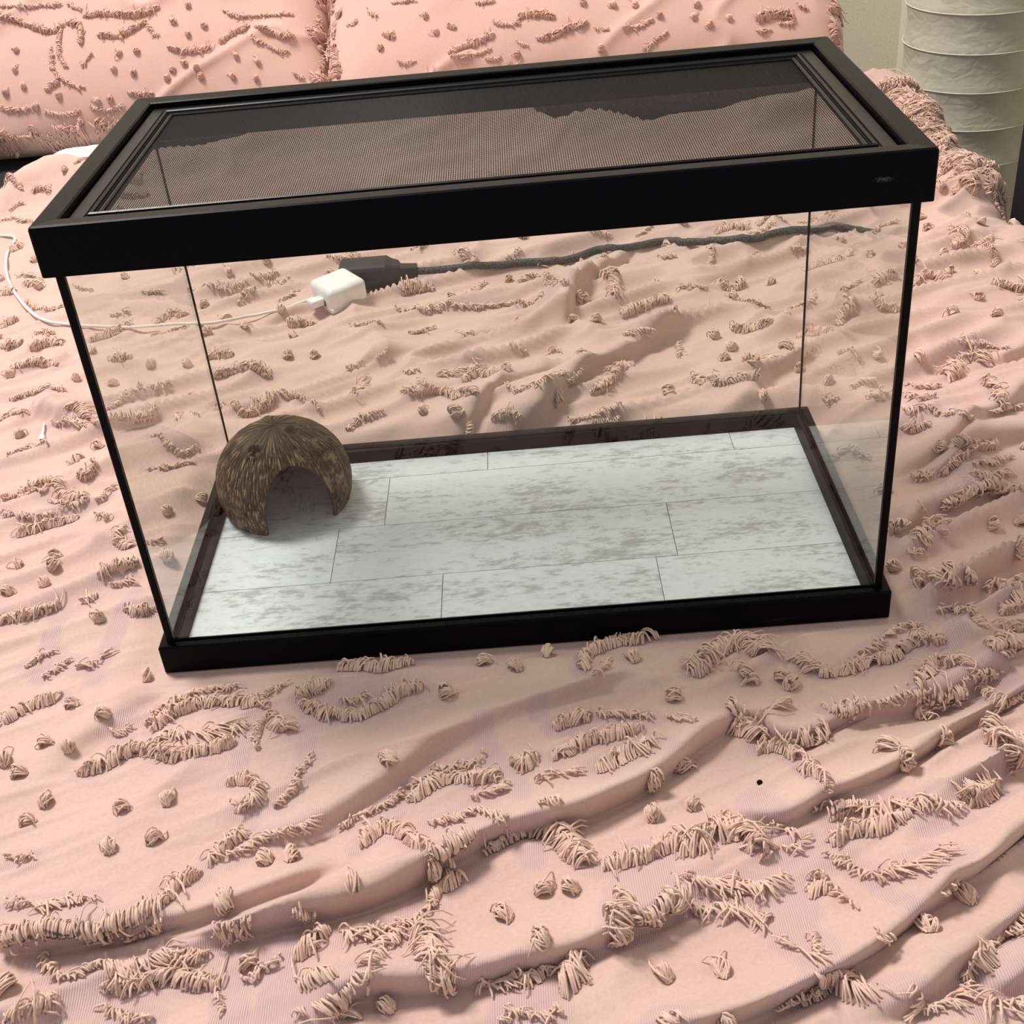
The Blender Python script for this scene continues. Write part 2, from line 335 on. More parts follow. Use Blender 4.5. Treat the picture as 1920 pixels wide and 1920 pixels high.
('f',[(-0.3015,0.1488),(-0.2911,0.1524)]),
('d',[(-0.2822,0.1313)]),
('r',[(-0.5884,0.7539),(-0.5614,0.7239)]),
('f',[(-0.5692,0.6918),(-0.5302,0.6468),(-0.5057,0.649)]),
('f',[(-0.5214,0.7274),(-0.494,0.7058)]),
('f',[(-0.4188,0.6539),(-0.3999,0.658)]),
('d',[(-0.3367,0.6013)]),
('f',[(-0.4462,0.6093),(-0.426,0.6109)]),
('f',[(-0.3694,0.6661),(-0.3346,0.6481),(-0.3012,0.6611)]),
('f',[(-0.2967,0.668),(-0.2656,0.6762)]),
('f',[(-0.6059,0.7742),(-0.5796,0.7616)]),
('r',[(-0.5724,0.6188),(-0.5589,0.63)]),
('f',[(-0.5262,0.5888),(-0.5016,0.5766)]),
('r',[(-0.643,0.8626),(-0.6418,0.899)]),
('f',[(-0.278,0.6657),(-0.2529,0.6666)]),
('f',[(-0.6897,0.9678),(-0.6743,0.992)]),
('f',[(-0.1422,0.7048),(-0.128,0.6997)]),
('r',[(-0.0602,0.7109),(-0.0473,0.6782),(-0.0349,0.6848)]),
('f',[(0.0003,0.66),(0.0152,0.6717)]),
('f',[(0.0265,0.6656),(0.0506,0.6564)]),
('f',[(0.0765,0.6864),(0.1023,0.6354)]),
('d',[(0.0008,0.6299)]),
('f',[(0.0127,0.6237),(0.0331,0.6358),(0.0506,0.5387)]),
('r',[(-0.1196,0.6067),(-0.1003,0.6151),(-0.083,0.6174)]),
('f',[(-0.1219,0.554),(-0.0866,0.5383),(-0.0639,0.548)]),
('f',[(-0.0604,0.546),(-0.0343,0.5478),(-0.0078,0.5509)]),
('f',[(-0.0078,0.5509),(0.019,0.5434),(0.0365,0.5336)]),
('d',[(0.0664,0.5455)]),
('d',[(0.0821,0.5561)]),
('d',[(0.0631,0.4876)]),
('d',[(0.0875,0.4689)]),
('R',[(0.105,0.6002),(0.1154,0.5839),(0.1131,0.5342)]),
('r',[(0.114,0.4853),(0.1314,0.4952),(0.1664,0.5121)]),
('f',[(-0.1656,0.523),(-0.1334,0.5072)]),
('f',[(-0.1037,0.4894),(-0.0785,0.5009)]),
('d',[(-0.0446,0.4767)]),
('f',[(0.1074,0.4311),(0.1325,0.438)]),
('f',[(0.1693,0.6311),(0.1886,0.6268)])]
STRIPS = [([(-0.1858,-0.0639),(-0.1833,-0.1211)],0.0099),([(-0.1654,-0.1455),(-0.1727,-0.1698)],0.0099),([(-0.1474,-0.0342),(-0.1413,-0.1206)],0.0121),([(-0.1698,-0.2365),(-0.1587,-0.291)],0.0187),([(-0.1367,-0.2347),(-0.1348,-0.2924)],0.0187),([(-0.2724,-0.0507),(-0.2689,-0.0885)],0.0165),([(-0.2061,-0.2631),(-0.2452,-0.2743)],0.0176),([(-0.2353,-0.0541),(-0.187,-0.0492)],0.0066),([(-0.0298,-0.0845),(-0.0261,-0.1049),(-0.017,-0.1286),(-0.0064,-0.1485)],0.0132),([(0.0061,-0.0683),(0.0076,-0.0808)],0.0121),([(0.0002,-0.198),(-0.0008,-0.1706)],0.0132),([(-0.0096,-0.2761),(-0.0109,-0.3007)],0.0275),([(-0.0642,-0.2431),(-0.0505,-0.2675)],0.0132),([(-0.0822,-0.1533),(-0.092,-0.1647)],0.0132),([(0.0622,-0.2057),(0.0534,-0.2451)],0.0286),([(0.0227,-0.1023),(0.0681,-0.1002)],0.0077),([(0.1306,-0.1698),(0.1411,-0.2007),(0.1509,-0.2159),(0.1343,-0.2617)],0.0187),([(0.1708,-0.1975),(0.1886,-0.2546)],0.0088),([(0.2181,-0.2044),(0.2405,-0.1961)],0.0099),([(0.0805,-0.233),(0.1184,-0.2376)],0.0198),([(0.2128,-0.3117),(0.2379,-0.2994)],0.0187),([(0.3032,-0.0054),(0.2747,-0.0678)],0.0132),([(0.2818,-0.0898),(0.2987,-0.1084)],0.0154),([(0.3689,0.1493),(0.3394,0.1138)],0.0132),([(-0.3258,0.0889),(-0.3589,0.0688)],0.0066),([(-0.2985,0.0914),(-0.3069,-0.0049)],0.0132),([(-0.3518,0.0679),(-0.3474,0.0011)],0.0121)]
CORD = [(-0.1192,0.6526),(-0.0927,0.6608),(-0.0302,0.6419),(0.018,0.6575),(0.0607,0.6573),(0.1054,0.6851),(0.1226,0.6658),(0.181,0.697),(0.2098,0.6799),(0.2707,0.6443),(0.3019,0.6514),(0.3459,0.6603),(0.3827,0.6861),(0.4253,0.6634),(0.4531,0.6548)]
CABLE = [(-0.2124,0.5837),(-0.2296,0.5821),(-0.251,0.567),(-0.2793,0.5587),(-0.3248,0.5328),(-0.4105,0.5679),(-0.4759,0.59),(-0.5281,0.6163),(-0.5829,0.7025),(-0.6191,0.7771),(-0.6433,0.852),(-0.6507,0.9061),(-0.6672,0.9166),(-0.7223,0.9295)]
CHARGER_LOC = (-0.184, 0.592, 0.014); CHARGER_RZ = 0.62
EXT_LOC = (-0.150, 0.634, 0.011); EXT_RZ = 0.0
# ---------------------------------------------------------------- bedspread height field
def _hash(ix, iy, seed):
    h = (ix.astype(np.int64) * 374761393 + iy.astype(np.int64) * 668265263 + seed * 1442695041) & 0x7fffffff
    h = ((h ^ (h >> 13)) * 1274126177) & 0x7fffffff
    return ((h ^ (h >> 16)) & 0xffff) / 65535.0
def vnoise(x, y, seed=0):
    x0 = np.floor(x); y0 = np.floor(y); fx = x - x0; fy = y - y0
    fx = fx * fx * fx * (fx * (fx * 6 - 15) + 10); fy = fy * fy * fy * (fy * (fy * 6 - 15) + 10)
    a = _hash(x0, y0, seed); b = _hash(x0 + 1, y0, seed); c = _hash(x0, y0 + 1, seed); d = _hash(x0 + 1, y0 + 1, seed)
    return (a + (b - a) * fx) * (1 - fy) + (c + (d - c) * fx) * fy
def fbm(x, y, seed=0, o=3):
    s = 0.0; a = 0.5
    for k in range(o):
        s = s + a * (vnoise(x, y, seed + k * 17) - 0.5); x = x * 2.03; y = y * 2.03; a *= 0.5
    return s
def smooth(t): 
    t = np.clip(t, 0, 1); return t * t * (3 - 2 * t)
def spline(P, n=4):
    P = np.asarray(P, float)
    if len(P) < 3: return P
    Q = np.vstack([2 * P[0] - P[1], P, 2 * P[-1] - P[-2]]); out = []
    for i in range(1, len(Q) - 2):
        p0, p1, p2, p3 = Q[i - 1:i + 3]
        for k in range(n):
            t = k / n
            out.append(0.5 * (2 * p1 + (p2 - p0) * t + (2 * p0 - 5 * p1 + 4 * p2 - p3) * t * t + (3 * p1 - p0 - 3 * p2 + p3) * t ** 3))
    out.append(P[-1]); return np.array(out)
def fold_height(x, y, pts, A, wf, wn):
    P = spline(pts, 4); h = np.zeros_like(x); lx = np.zeros_like(x); ly = np.zeros_like(x); m = 3.2 * max(wf, wn)
    idx = np.nonzero((x > P[:, 0].min() - m) & (x < P[:, 0].max() + m) & (y > P[:, 1].min() - m) & (y < P[:, 1].max() + m))[0]
    if not len(idx): return h, lx, ly
    X = x[idx]; Y = y[idx]; best = np.full(len(idx), 1e9); sd = np.zeros(len(idx)); tt = np.zeros(len(idx)); ox = np.zeros(len(idx)); oy = np.zeros(len(idx))
    L = np.concatenate([[0], np.cumsum(np.hypot(*np.diff(P, axis=0).T))])
    for i in range(len(P) - 1):
        a = P[i]; d = P[i + 1] - a; l2 = d @ d + 1e-12
        t = np.clip(((X - a[0]) * d[0] + (Y - a[1]) * d[1]) / l2, 0, 1)
        dx = X - a[0] - t * d[0]; dy = Y - a[1] - t * d[1]; q = np.hypot(dx, dy)
        s = np.sign(d[0] * dy - d[1] * dx) * np.sign(d[0] + 1e-9)
        b = q < best
        g = math.copysign(1.0, d[0]) / math.sqrt(l2); ox[b] = d[1] * g; oy[b] = -d[0] * g
        best[b] = q[b]; sd[b] = (q * s)[b]; tt[b] = (L[i] + t * math.sqrt(l2))[b]
    tap = smooth(tt / (0.16 * L[-1])) * smooth((L[-1] - tt) / (0.16 * L[-1]))
    tap = 0.12 + 0.88 * tap
    wig = 0.85 + 0.3 * vnoise(tt * 16, tt * 0 + 3.3, 5)
    k = A * tap * wig
    far = 0.34 * np.exp(-(sd / (1.3 * wf)) ** 2) + 0.66 * np.exp(-(sd / (0.36 * wf)) ** 2)
    wn = wn * 0.72; near = np.exp(-(np.abs(sd / wn)) ** 3.0) - 0.22 * np.exp(-((sd + 2.1 * wn) / (1.1 * wn)) ** 2)
    h[idx] = k * np.where(sd > 0, far, near)
    ln = 0.75 * k * np.exp(-((sd + 0.25 * wn) / np.where(sd > 0, 0.5 * wf, 1.1 * wn)) ** 2); lx[idx] = ln * ox; ly[idx] = ln * oy
    return h, lx, ly
BED_EDGE_X = 0.545
BX = [-1.2, -.76, -.735, -.715, -.70, -.67, -.63, -.55, -.41, -.25, -.1, .02, .11, .22, .356, .474, .60, .9]
BY = [.86, .93, .99, 1.07, 1.13, 1.16, 1.15, 1.12, 1.18, 1.22, 1.26, 1.20, 1.11, 1.12, 1.13, 1.16, 1.17, 1.17]
def back_edge(x): return np.interp(x, BX, BY)
def height(x, y, lean=False):
    x = np.asarray(x, float); y = np.asarray(y, float)
    h = 0.006 + 0.018 * fbm(x * 5 + 3, y * 5, 11, 2)
    ca, sa = math.cos(0.42), math.sin(0.42)
    u = x * ca + y * sa; v = -x * sa + y * ca
    wx = 0.025 * fbm(x * 9, y * 9, 31, 2)
    r1 = 1 - np.abs(2 * vnoise(u * 6 + 9, (v + wx) * 24, 41) - 1)
    r2 = 1 - np.abs(2 * vnoise(u * 11 + 2, (v + wx) * 52, 47) - 1)
    wr = np.clip(0.36 + 0.75 * smooth((y - 0.0) / 0.35) + 0.75 * smooth((x - 0.12) / 0.2), 0, 1)
    wr = wr * (0.35 + 0.65 * smooth((x + 0.62) / 0.35))
    h = h + wr * (0.017 * r1 ** 2.5 + 0.007 * r2 ** 2)
    h = h + 0.0010 * fbm(x * 60, y * 60, 61, 2) + 0.0045 * fbm(u * 12, v * 62, 63, 3)
    LXX = np.zeros_like(h); LYY = np.zeros_like(h)
    for pts, A, wf, wn in FOLDS:
        a, b, c = fold_height(x, y, pts, A, wf, wn); h = h + a; LXX += b; LYY += c
    # rolled hem at the head end, bunched hem at the right side
    e = back_edge(x) - y
    h = h + 0.034 * np.exp(-((e - 0.035) / 0.045) ** 2) * (0.7 + 0.8 * vnoise(x * 9, y * 0 + 1, 71)) * (0.35 + 0.65 * smooth((x + 0.78) / 0.2))
    h = h + 0.036 * np.exp(-((x - 0.555) / 0.026) ** 2) * smooth((y - 0.66) / 0.16) * smooth((1.14 - y) / 0.12) * (0.7 + 0.6 * vnoise(y * 14, x * 0, 73))
    # pressed flat under the glass tank
    dx = np.maximum(np.abs(x) - 0.259, 0); dy = np.maximum(np.abs(y - 0.1335) - 0.1355, 0)
    k = smooth((np.hypot(dx, dy) - 0.002) / 0.030)
    h = np.where(k <= 0, -0.0012, -0.0012 * (1 - k) + np.maximum(h, 0.0005) * k)
    if lean: return h, LXX * k, LYY * k
    return h
# ---------------------------------------------------------------- helpers
rng = np.random.default_rng(7)
def link(name, mesh, mat=None, parent=None, label=None, cat=None, kind=None, group=None):
    o = bpy.data.objects.new(name, mesh); COL.objects.link(o)
    if mat is not None and mesh is not None and not mesh.materials: mesh.materials.append(mat)
    if parent is not None: o.parent = parent
    if label: o['label'] = label
    if cat: o['category'] = cat
    if kind: o['kind'] = kind
    if group: o['group'] = group
    return o
def mesh_np(name, V, F, smooth=True):
    V = np.asarray(V, np.float32); F = np.asarray(F, np.int32); n = F.shape[1]
    me = bpy.data.meshes.new(name); me.vertices.add(len(V)); me.vertices.foreach_set('co', V.ravel())
    me.loops.add(F.size); me.loops.foreach_set('vertex_index', F.ravel())
    me.polygons.add(len(F)); me.polygons.foreach_set('loop_start', np.arange(0, F.size, n, dtype=np.int32))
    me.update(calc_edges=True)
    if smooth: me.polygons.foreach_set('use_smooth', np.ones(len(F), bool))
    me.validate(); return me
def bm_mesh(name, bm, smooth=False):
    bmesh.ops.recalc_face_normals(bm, faces=bm.faces)
    me = bpy.data.meshes.new(name); bm.to_mesh(me); bm.free()
    if smooth:
        for p in me.polygons: p.use_smooth = True
    return me
def box_mesh(name, size, bevel=0.0, seg=2, center=(0, 0, 0), smooth=False):
    bm = bmesh.new(); bmesh.ops.create_cube(bm, size=1.0)
    for v in bm.verts: v.co = Vector([v.co[i] * size[i] + center[i] for i in range(3)])
    if bevel: bmesh.ops.bevel(bm, geom=bm.edges[:] , offset=bevel, segments=seg, affect='EDGES', profile=0.5)
    return bm_mesh(name, bm, smooth)
def empty(name, loc, label, cat, group=None):
    o = bpy.data.objects.new(name, None); COL.objects.link(o); o.location = loc; o['label'] = label; o['category'] = cat
    o.empty_display_size = 0.02
    if group: o['group'] = group
    return o
def tubes(paths, rad, sides=3):
    """paths (N,K,3), rad (N,K) -> verts, quads"""
    N, K, _ = paths.shape
    T = np.gradient(paths, axis=1); T /= np.linalg.norm(T, axis=2, keepdims=True) + 1e-12
    ref = np.where(np.abs(T[..., 2:3]) > 0.9, np.array([1.0, 0, 0]), np.array([0, 0, 1.0]))
    A = np.cross(T, ref); A /= np.linalg.norm(A, axis=2, keepdims=True) + 1e-12; B = np.cross(T, A)
    ang = np.arange(sides) * 2 * math.pi / sides
    V = paths[:, :, None, :] + rad[:, :, None, None] * (A[:, :, None, :] * np.cos(ang)[None, None, :, None] + B[:, :, None, :] * np.sin(ang)[None, None, :, None])
    i = np.arange(N)[:, None, None]; k = np.arange(K - 1)[None, :, None]; s = np.arange(sides)[None, None, :]
    a = (i * K + k) * sides + s; b = (i * K + k) * sides + (s + 1) % sides
    F = np.stack([a, b, b + sides, a + sides], -1).reshape(-1, 4)
    return V.reshape(-1, 3), F
def sweep_path(name, P, r, sides=10):
    P = np.asarray(P, float); V, F = tubes(P[None], np.full((1, len(P)), r), sides)
    n = len(V)
    return mesh_np(name, V, F)
def rect_ring(name, W, D, prof, r0=0.002, nseg=3, smooth=False):
    """closed profile [(inset, z)] swept round a W x D rectangle (corner at 0,0 centred in x)"""
    bm = bmesh.new(); loops = []
    for ins, z in prof:
        r = max(r0 - ins, 0.00015); x0, x1, y0, y1 = -W / 2 + ins, W / 2 - ins, ins, D - ins; L = []
        for cx, cy, a0 in ((x1 - r, y0 + r, -90), (x1 - r, y1 - r, 0), (x0 + r, y1 - r, 90), (x0 + r, y0 + r, 180)):
            for k in range(nseg + 1):
                a = math.radians(a0 + 90 * k / nseg); L.append(bm.verts.new((cx + r * math.cos(a), cy + r * math.sin(a), z)))
        loops.append(L)
    n = len(loops[0]); m = len(loops)
    for i in range(m):
        A = loops[i]; B = loops[(i + 1) % m]
        for k in range(n): bm.faces.new((A[k], A[(k + 1) % n], B[(k + 1) % n], B[k]))
    return bm_mesh(name, bm, smooth)
# ---------------------------------------------------------------- materials
def mat(name):
    m = bpy.data.materials.new(name); m.use_nodes = True; nt = m.node_tree
    return m, nt, nt.nodes['Principled BSDF']
def node(nt, t, **kw):
    n = nt.nodes.new(t)
    for k, v in kw.items():
        if k in n.inputs: n.inputs[k].default_value = v
        else: setattr(n, k, v)
    return n
def ramp(nt, fac, stops):
    r = nt.nodes.new('ShaderNodeValToRGB'); e = r.color_ramp.elements
    while len(e) < len(stops): e.new(0.5)
    for i, (p, c) in enumerate(stops): e[i].position = p; e[i].color = (*c, 1) if len(c) == 3 else c
    nt.links.new(fac, r.inputs[0]); return r.outputs[0]
def coords(nt, scale=(1, 1, 1), which='Object', rot=(0, 0, 0)):
    t = nt.nodes.new('ShaderNodeTexCoord'); mp = nt.nodes.new('ShaderNodeMapping'); mp.inputs['Scale'].default_value = scale; mp.inputs['Rotation'].default_value = rot
    nt.links.new(t.outputs[which], mp.inputs[0]); return mp.outputs[0]
def noise(nt, vec, scale, detail=3, rough=0.55):
    n = node(nt, 'ShaderNodeTexNoise', Scale=scale, Detail=detail, Roughness=rough); nt.links.new(vec, n.inputs['Vector']); return n.outputs['Fac']
def bump(nt, h, strength, dist, p, prev=None):
    b = node(nt, 'ShaderNodeBump', Strength=strength, Distance=dist); nt.links.new(h, b.inputs['Height'])
    if prev is not None: nt.links.new(prev, b.inputs['Normal'])
    nt.links.new(b.outputs[0], p.inputs['Normal']); return b.outputs[0]
def mixrgb(nt, f, a, b, mode='MIX'):
    m = nt.nodes.new('ShaderNodeMix'); m.data_type = 'RGBA'; m.blend_type = mode
    for s, v in ((0, f), (6, a), (7, b)):
        if hasattr(v, 'links') or hasattr(v, 'is_linked'): nt.links.new(v, m.inputs[s])
        elif s == 0: m.inputs[0].default_value = v
        else: m.inputs[s].default_value = (*v, 1)
    return m.outputs[2]
def plain(name, col, rough=0.5, spec=0.5, nscale=0, nstr=0.1, ndist=0.001):
    m, nt, p = mat(name); p.inputs['Base Color'].default_value = (*col, 1); p.inputs['Roughness'].default_value = rough; p.inputs['Specular IOR Level'].default_value = spec
    v = coords(nt); f = noise(nt, v, nscale or 60, 3)
    c = ramp(nt, f, [(0.3, [x * 0.9 for x in col]), (0.7, [min(1, x * 1.08) for x in col])]); nt.links.new(c, p.inputs['Base Color'])
    if nscale: bump(nt, f, nstr, ndist, p)
    return m
def cloth_mat(name, base, warm, pale, attr=True):
    m, nt, p = mat(name); p.inputs['Roughness'].default_value = 0.9; p.inputs['Specular IOR Level'].default_value = 0.15
    p.inputs['Sheen Weight'].default_value = 0.25; p.inputs['Sheen Roughness'].default_value = 0.5
    v = coords(nt); f = noise(nt, v, 7, 3); c = ramp(nt, f, [(0.35, base), (0.65, warm)])
    f2 = noise(nt, v, 420, 2, 0.7); c = mixrgb(nt, 0.10, c, ramp(nt, f2, [(0.3, (0.35, 0.22, 0.19)), (0.7, (0.95, 0.75, 0.68))]))
    wv = node(nt, 'ShaderNodeTexWave', Scale=250.0, Distortion=1.0); wv.bands_direction = 'X'; nt.links.new(coords(nt), wv.inputs['Vector']); wv.inputs['Detail Scale'].default_value = 0.5
    hgt = noise(nt, coords(nt, (1, 1, 1)), 1500, 2, 0.6)
    nb = bump(nt, hgt, 0.25, 0.0006, p)
    if attr:
        a = nt.nodes.new('ShaderNodeAttribute'); a.attribute_name = 'woven'
        c = mixrgb(nt, a.outputs['Fac'], c, pale)
        mul = nt.nodes.new('ShaderNodeMath'); mul.operation = 'MULTIPLY'; nt.links.new(a.outputs['Fac'], mul.inputs[0]); nt.links.new(wv.outputs['Fac'], mul.inputs[1])
        nb = bump(nt, mul.outputs[0], 0.55, 0.0007, p, nb)
        dk = ramp(nt, mul.outputs[0], [(0.0, (1, 1, 1)), (1.0, (0.86, 0.80, 0.80))]); c = mixrgb(nt, 1.0, c, dk, 'MULTIPLY')
    nt.links.new(c, p.inputs['Base Color']); return m
PINK = (0.60, 0.410, 0.365); PINKW = (0.635, 0.450, 0.380); PALE = (0.68, 0.49, 0.475)
M_cloth = cloth_mat('pink_cotton', PINK, PINKW, PALE)
M_sham = cloth_mat('pink_pillow_cotton', (0.66, 0.42, 0.355), (0.69, 0.45, 0.375), (0.69, 0.45, 0.42), False)
def yarn_mat(name, c0, c1):
    m, nt, p = mat(name); p.inputs['Roughness'].default_value = 0.9; p.inputs['Specular IOR Level'].default_value = 0.15; p.inputs['Sheen Weight'].default_value = 0.3
    f = noise(nt, coords(nt), 260, 2); nt.links.new(ramp(nt, f, [(0.35, c0), (0.65, c1)]), p.inputs['Base Color']); return m
M_yarn = yarn_mat('cream_pink_yarn', (0.69, 0.475, 0.385), (0.82, 0.60, 0.49))
M_yarn_sham = yarn_mat('pink_pillow_yarn', (0.70, 0.44, 0.36), (0.80, 0.53, 0.43))
def black_plastic(name, rough, spec, scuff=False):
    m, nt, p = mat(name); p.inputs['Base Color'].default_value = (0.0022, 0.0025, 0.004, 1); p.inputs['Specular IOR Level'].default_value = spec
    f = noise(nt, coords(nt), 900, 2); r = ramp(nt, f, [(0.3, (rough - 0.04,) * 3), (0.7, (rough + 0.05,) * 3)]); nt.links.new(r, p.inputs['Roughness'])
    f2 = noise(nt, coords(nt, (1, 1, 6)), 9, 4, 0.7); nt.links.new(ramp(nt, f2, [(0.68, (0.0022, 0.0025, 0.004)), (0.74, (0.014, 0.014, 0.016))]), p.inputs['Base Color'])
    if scuff:
        tc = coords(nt, (1 / 0.0065, 1 / 0.01, 1 / 0.0018)); sv = nt.nodes.new('ShaderNodeVectorMath'); sv.operation = 'DISTANCE'; sv.inputs[1].default_value = (0.2265 / 0.0065, 0, 0.3165 / 0.0018); nt.links.new(tc, sv.inputs[0])
        k = ramp(nt, sv.outputs['Value'], [(0.5, (1, 1, 1)), (1.0, (0, 0, 0))]); k = mixrgb(nt, 1.0, k, ramp(nt, noise(nt, coords(nt), 700, 3), [(0.42, (0, 0, 0)), (0.6, (0.8, 0.8, 0.8))]), 'MULTIPLY')
        c0 = p.inputs['Base Color'].links[0].from_socket; nt.links.new(mixrgb(nt, k, c0, (0.10, 0.105, 0.11)), p.inputs['Base Color'])
    bump(nt, f, 0.04, 0.0003, p); return m
M_black = black_plastic('black_moulded_plastic', 0.3, 0.06, True)
M_lid = black_plastic('black_lid_frame_metal', 0.36, 0.25)
M_wire = plain('dark_screen_wire', (0.014, 0.014, 0.017), 0.5, 0.3)
M_seal = plain('black_silicone', (0.003, 0.003, 0.0035), 0.5, 0.08)
def glass_mat():
    m = bpy.data.materials.new('clear_glass'); m.use_nodes = True; nt = m.node_tree
    for n in list(nt.nodes): nt.nodes.remove(n)
    out = nt.nodes.new('ShaderNodeOutputMaterial'); mx = nt.nodes.new('ShaderNodeMixShader')
    tr = node(nt, 'ShaderNodeBsdfTransparent'); gl = node(nt, 'ShaderNodeBsdfGlossy', Roughness=0.02); fr = node(nt, 'ShaderNodeFresnel', IOR=1.45)
    gl.inputs['Color'].default_value = (1, 1, 1, 1)
    f = noise(nt, coords(nt), 5, 4); nt.links.new(ramp(nt, f, [(0.3, (0.955, 0.965, 0.955)), (0.8, (0.925, 0.935, 0.925))]), tr.inputs['Color'])
    ge = nt.nodes.new('ShaderNodeNewGeometry'); sb = nt.nodes.new('ShaderNodeMath'); sb.operation = 'SUBTRACT'; sb.inputs[0].default_value = 1.0; nt.links.new(ge.outputs['Backfacing'], sb.inputs[1])
    mu = nt.nodes.new('ShaderNodeMath'); mu.operation = 'MULTIPLY'; nt.links.new(fr.outputs[0], mu.inputs[0]); nt.links.new(sb.outputs[0], mu.inputs[1])   # one reflection per pane, on the entry face
    nt.links.new(mu.outputs[0], mx.inputs[0]); nt.links.new(tr.outputs[0], mx.inputs[1]); nt.links.new(gl.outputs[0], mx.inputs[2]); nt.links.new(mx.outputs[0], out.inputs['Surface'])
    return m
M_glass = glass_mat()
def plank_mat():
    m, nt, p = mat('whitewashed_plank_print'); p.inputs['Roughness'].default_value = 0.42; p.inputs['Specular IOR Level'].default_value = 0.4
    oi = nt.nodes.new('ShaderNodeObjectInfo'); t = nt.nodes.new('ShaderNodeTexCoord')
    ad = nt.nodes.new('ShaderNodeVectorMath'); ad.operation = 'MULTIPLY_ADD'
    cmb = nt.nodes.new('ShaderNodeCombineXYZ'); 
    for i, k in enumerate((3.1, 7.7, 5.3)):
        mm = nt.nodes.new('ShaderNodeMath'); mm.operation = 'MULTIPLY'; mm.inputs[1].default_value = k; nt.links.new(oi.outputs['Random'], mm.inputs[0]); nt.links.new(mm.outputs[0], cmb.inputs[i])
    ad.inputs[1].default_value = (1, 2.6, 1); nt.links.new(t.outputs['Object'], ad.inputs[0]); nt.links.new(cmb.outputs[0], ad.inputs[2]); v = ad.outputs[0]
    f1 = noise(nt, v, 75, 6, 0.70); f2 = noise(nt, v, 14, 3, 0.5); f3 = noise(nt, v, 220, 3, 0.6)
    s = nt.nodes.new('ShaderNodeMath'); s.operation = 'MULTIPLY_ADD'; s.inputs[1].default_value = 0.75; nt.links.new(f1, s.inputs[0])
    h = nt.nodes.new('ShaderNodeMath'); h.operation = 'MULTIPLY'; h.inputs[1].default_value = 0.45; nt.links.new(f2, h.inputs[0]); nt.links.new(h.outputs[0], s.inputs[2])
    c = ramp(nt, s.outputs[0], [(0.50, (0.82, 0.89, 0.93)), (0.615, (0.77, 0.84, 0.87)), (0.665, (0.61, 0.66, 0.68)), (0.73, (0.42, 0.45, 0.46))])
    c = mixrgb(nt, 0.18, c, ramp(nt, f3, [(0.35, (0.60, 0.62, 0.62)), (0.6, (0.90, 0.94, 0.95))]))
    br = ramp(nt, oi.outputs['Random'], [(0.0, (0.95, 0.95, 0.94)), (1.0, (1, 1, 1))]); c = mixrgb(nt, 1.0, c, br, 'MULTIPLY')
    nt.links.new(c, p.inputs['Base Color']); bump(nt, f1, 0.15, 0.0004, p); return m
M_plank = plank_mat()
M_backing = plain('grey_vinyl_groove', (0.40, 0.39, 0.36), 0.7, 0.2)
def coco_mat(name, inside=False):
    m, nt, p = mat(name); p.inputs['Roughness'].default_value = 0.55; p.inputs['Specular IOR Level'].default_value = 0.35
    uv = nt.nodes.new('ShaderNodeAttribute'); uv.attribute_name = 'grain'; mp = nt.nodes.new('ShaderNodeMapping'); mp.inputs['Scale'].default_value = (95, 8, 1) if not inside else (20, 10, 1); nt.links.new(uv.outputs['Vector'], mp.inputs[0])
    f = noise(nt, mp.outputs[0], 1.0, 4, 0.65); f2 = noise(nt, coords(nt), 70, 4, 0.7); f3 = noise(nt, coords(nt), 18, 2)
    if inside: st = [(0.3, (0.030, 0.019, 0.012)), (0.7, (0.075, 0.048, 0.030))]
    else: st = [(0.40, (0.006, 0.004, 0.002)), (0.49, (0.030, 0.017, 0.008)), (0.55, (0.11, 0.062, 0.024)), (0.64, (0.48, 0.33, 0.15))]
    c = ramp(nt, f, st)
    if not inside:
        c = mixrgb(nt, ramp(nt, f3, [(0.45, (0, 0, 0)), (0.65, (0.75, 0.75, 0.75))]), c, ramp(nt, f2, [(0.44, (0.007, 0.005, 0.004)), (0.53, (0.055, 0.034, 0.019)), (0.61, (0.38, 0.28, 0.16))]))
    pa = nt.nodes.new('ShaderNodeAttribute'); pa.attribute_name = 'pore'; c = mixrgb(nt, pa.outputs['Fac'], c, (0.008, 0.006, 0.004))
    nt.links.new(c, p.inputs['Base Color']); nb = bump(nt, f, 0.7, 0.0012, p); bump(nt, f2, 0.35, 0.001, p, nb); return m
M_coco = coco_mat('coconut_shell_fibre'); M_coco_in = coco_mat('coconut_inner_shell', True)
M_white = plain('white_glossy_plastic', (0.82, 0.83, 0.82), 0.25, 0.5)
M_cable = plain('white_rubber_cable', (0.78, 0.76, 0.74), 0.5, 0.3)
M_adapt = plain('black_matte_rubber', (0.022, 0.022, 0.023), 0.55, 0.3)
M_dark_sheet = plain('dark_patterned_sheet', (0.030, 0.031, 0.032), 0.9, 0.1, 18, 0.2, 0.004)
M_white_sheet = plain('white_cotton_sheet', (0.74, 0.75, 0.78), 0.9, 0.1)
M_wall = plain('cream_wall_paint', (0.76, 0.73, 0.60), 0.85, 0.2, 240, 0.08, 0.0008)
M_floor = plain('brown_carpet', (0.14, 0.11, 0.085), 0.95, 0.05, 300, 0.5, 0.004)
M_cab = plain('dark_navy_lacquer', (0.010, 0.013, 0.021), 0.45, 0.4)
M_wood = plain('dark_bed_wood', (0.05, 0.03, 0.02), 0.5, 0.4)
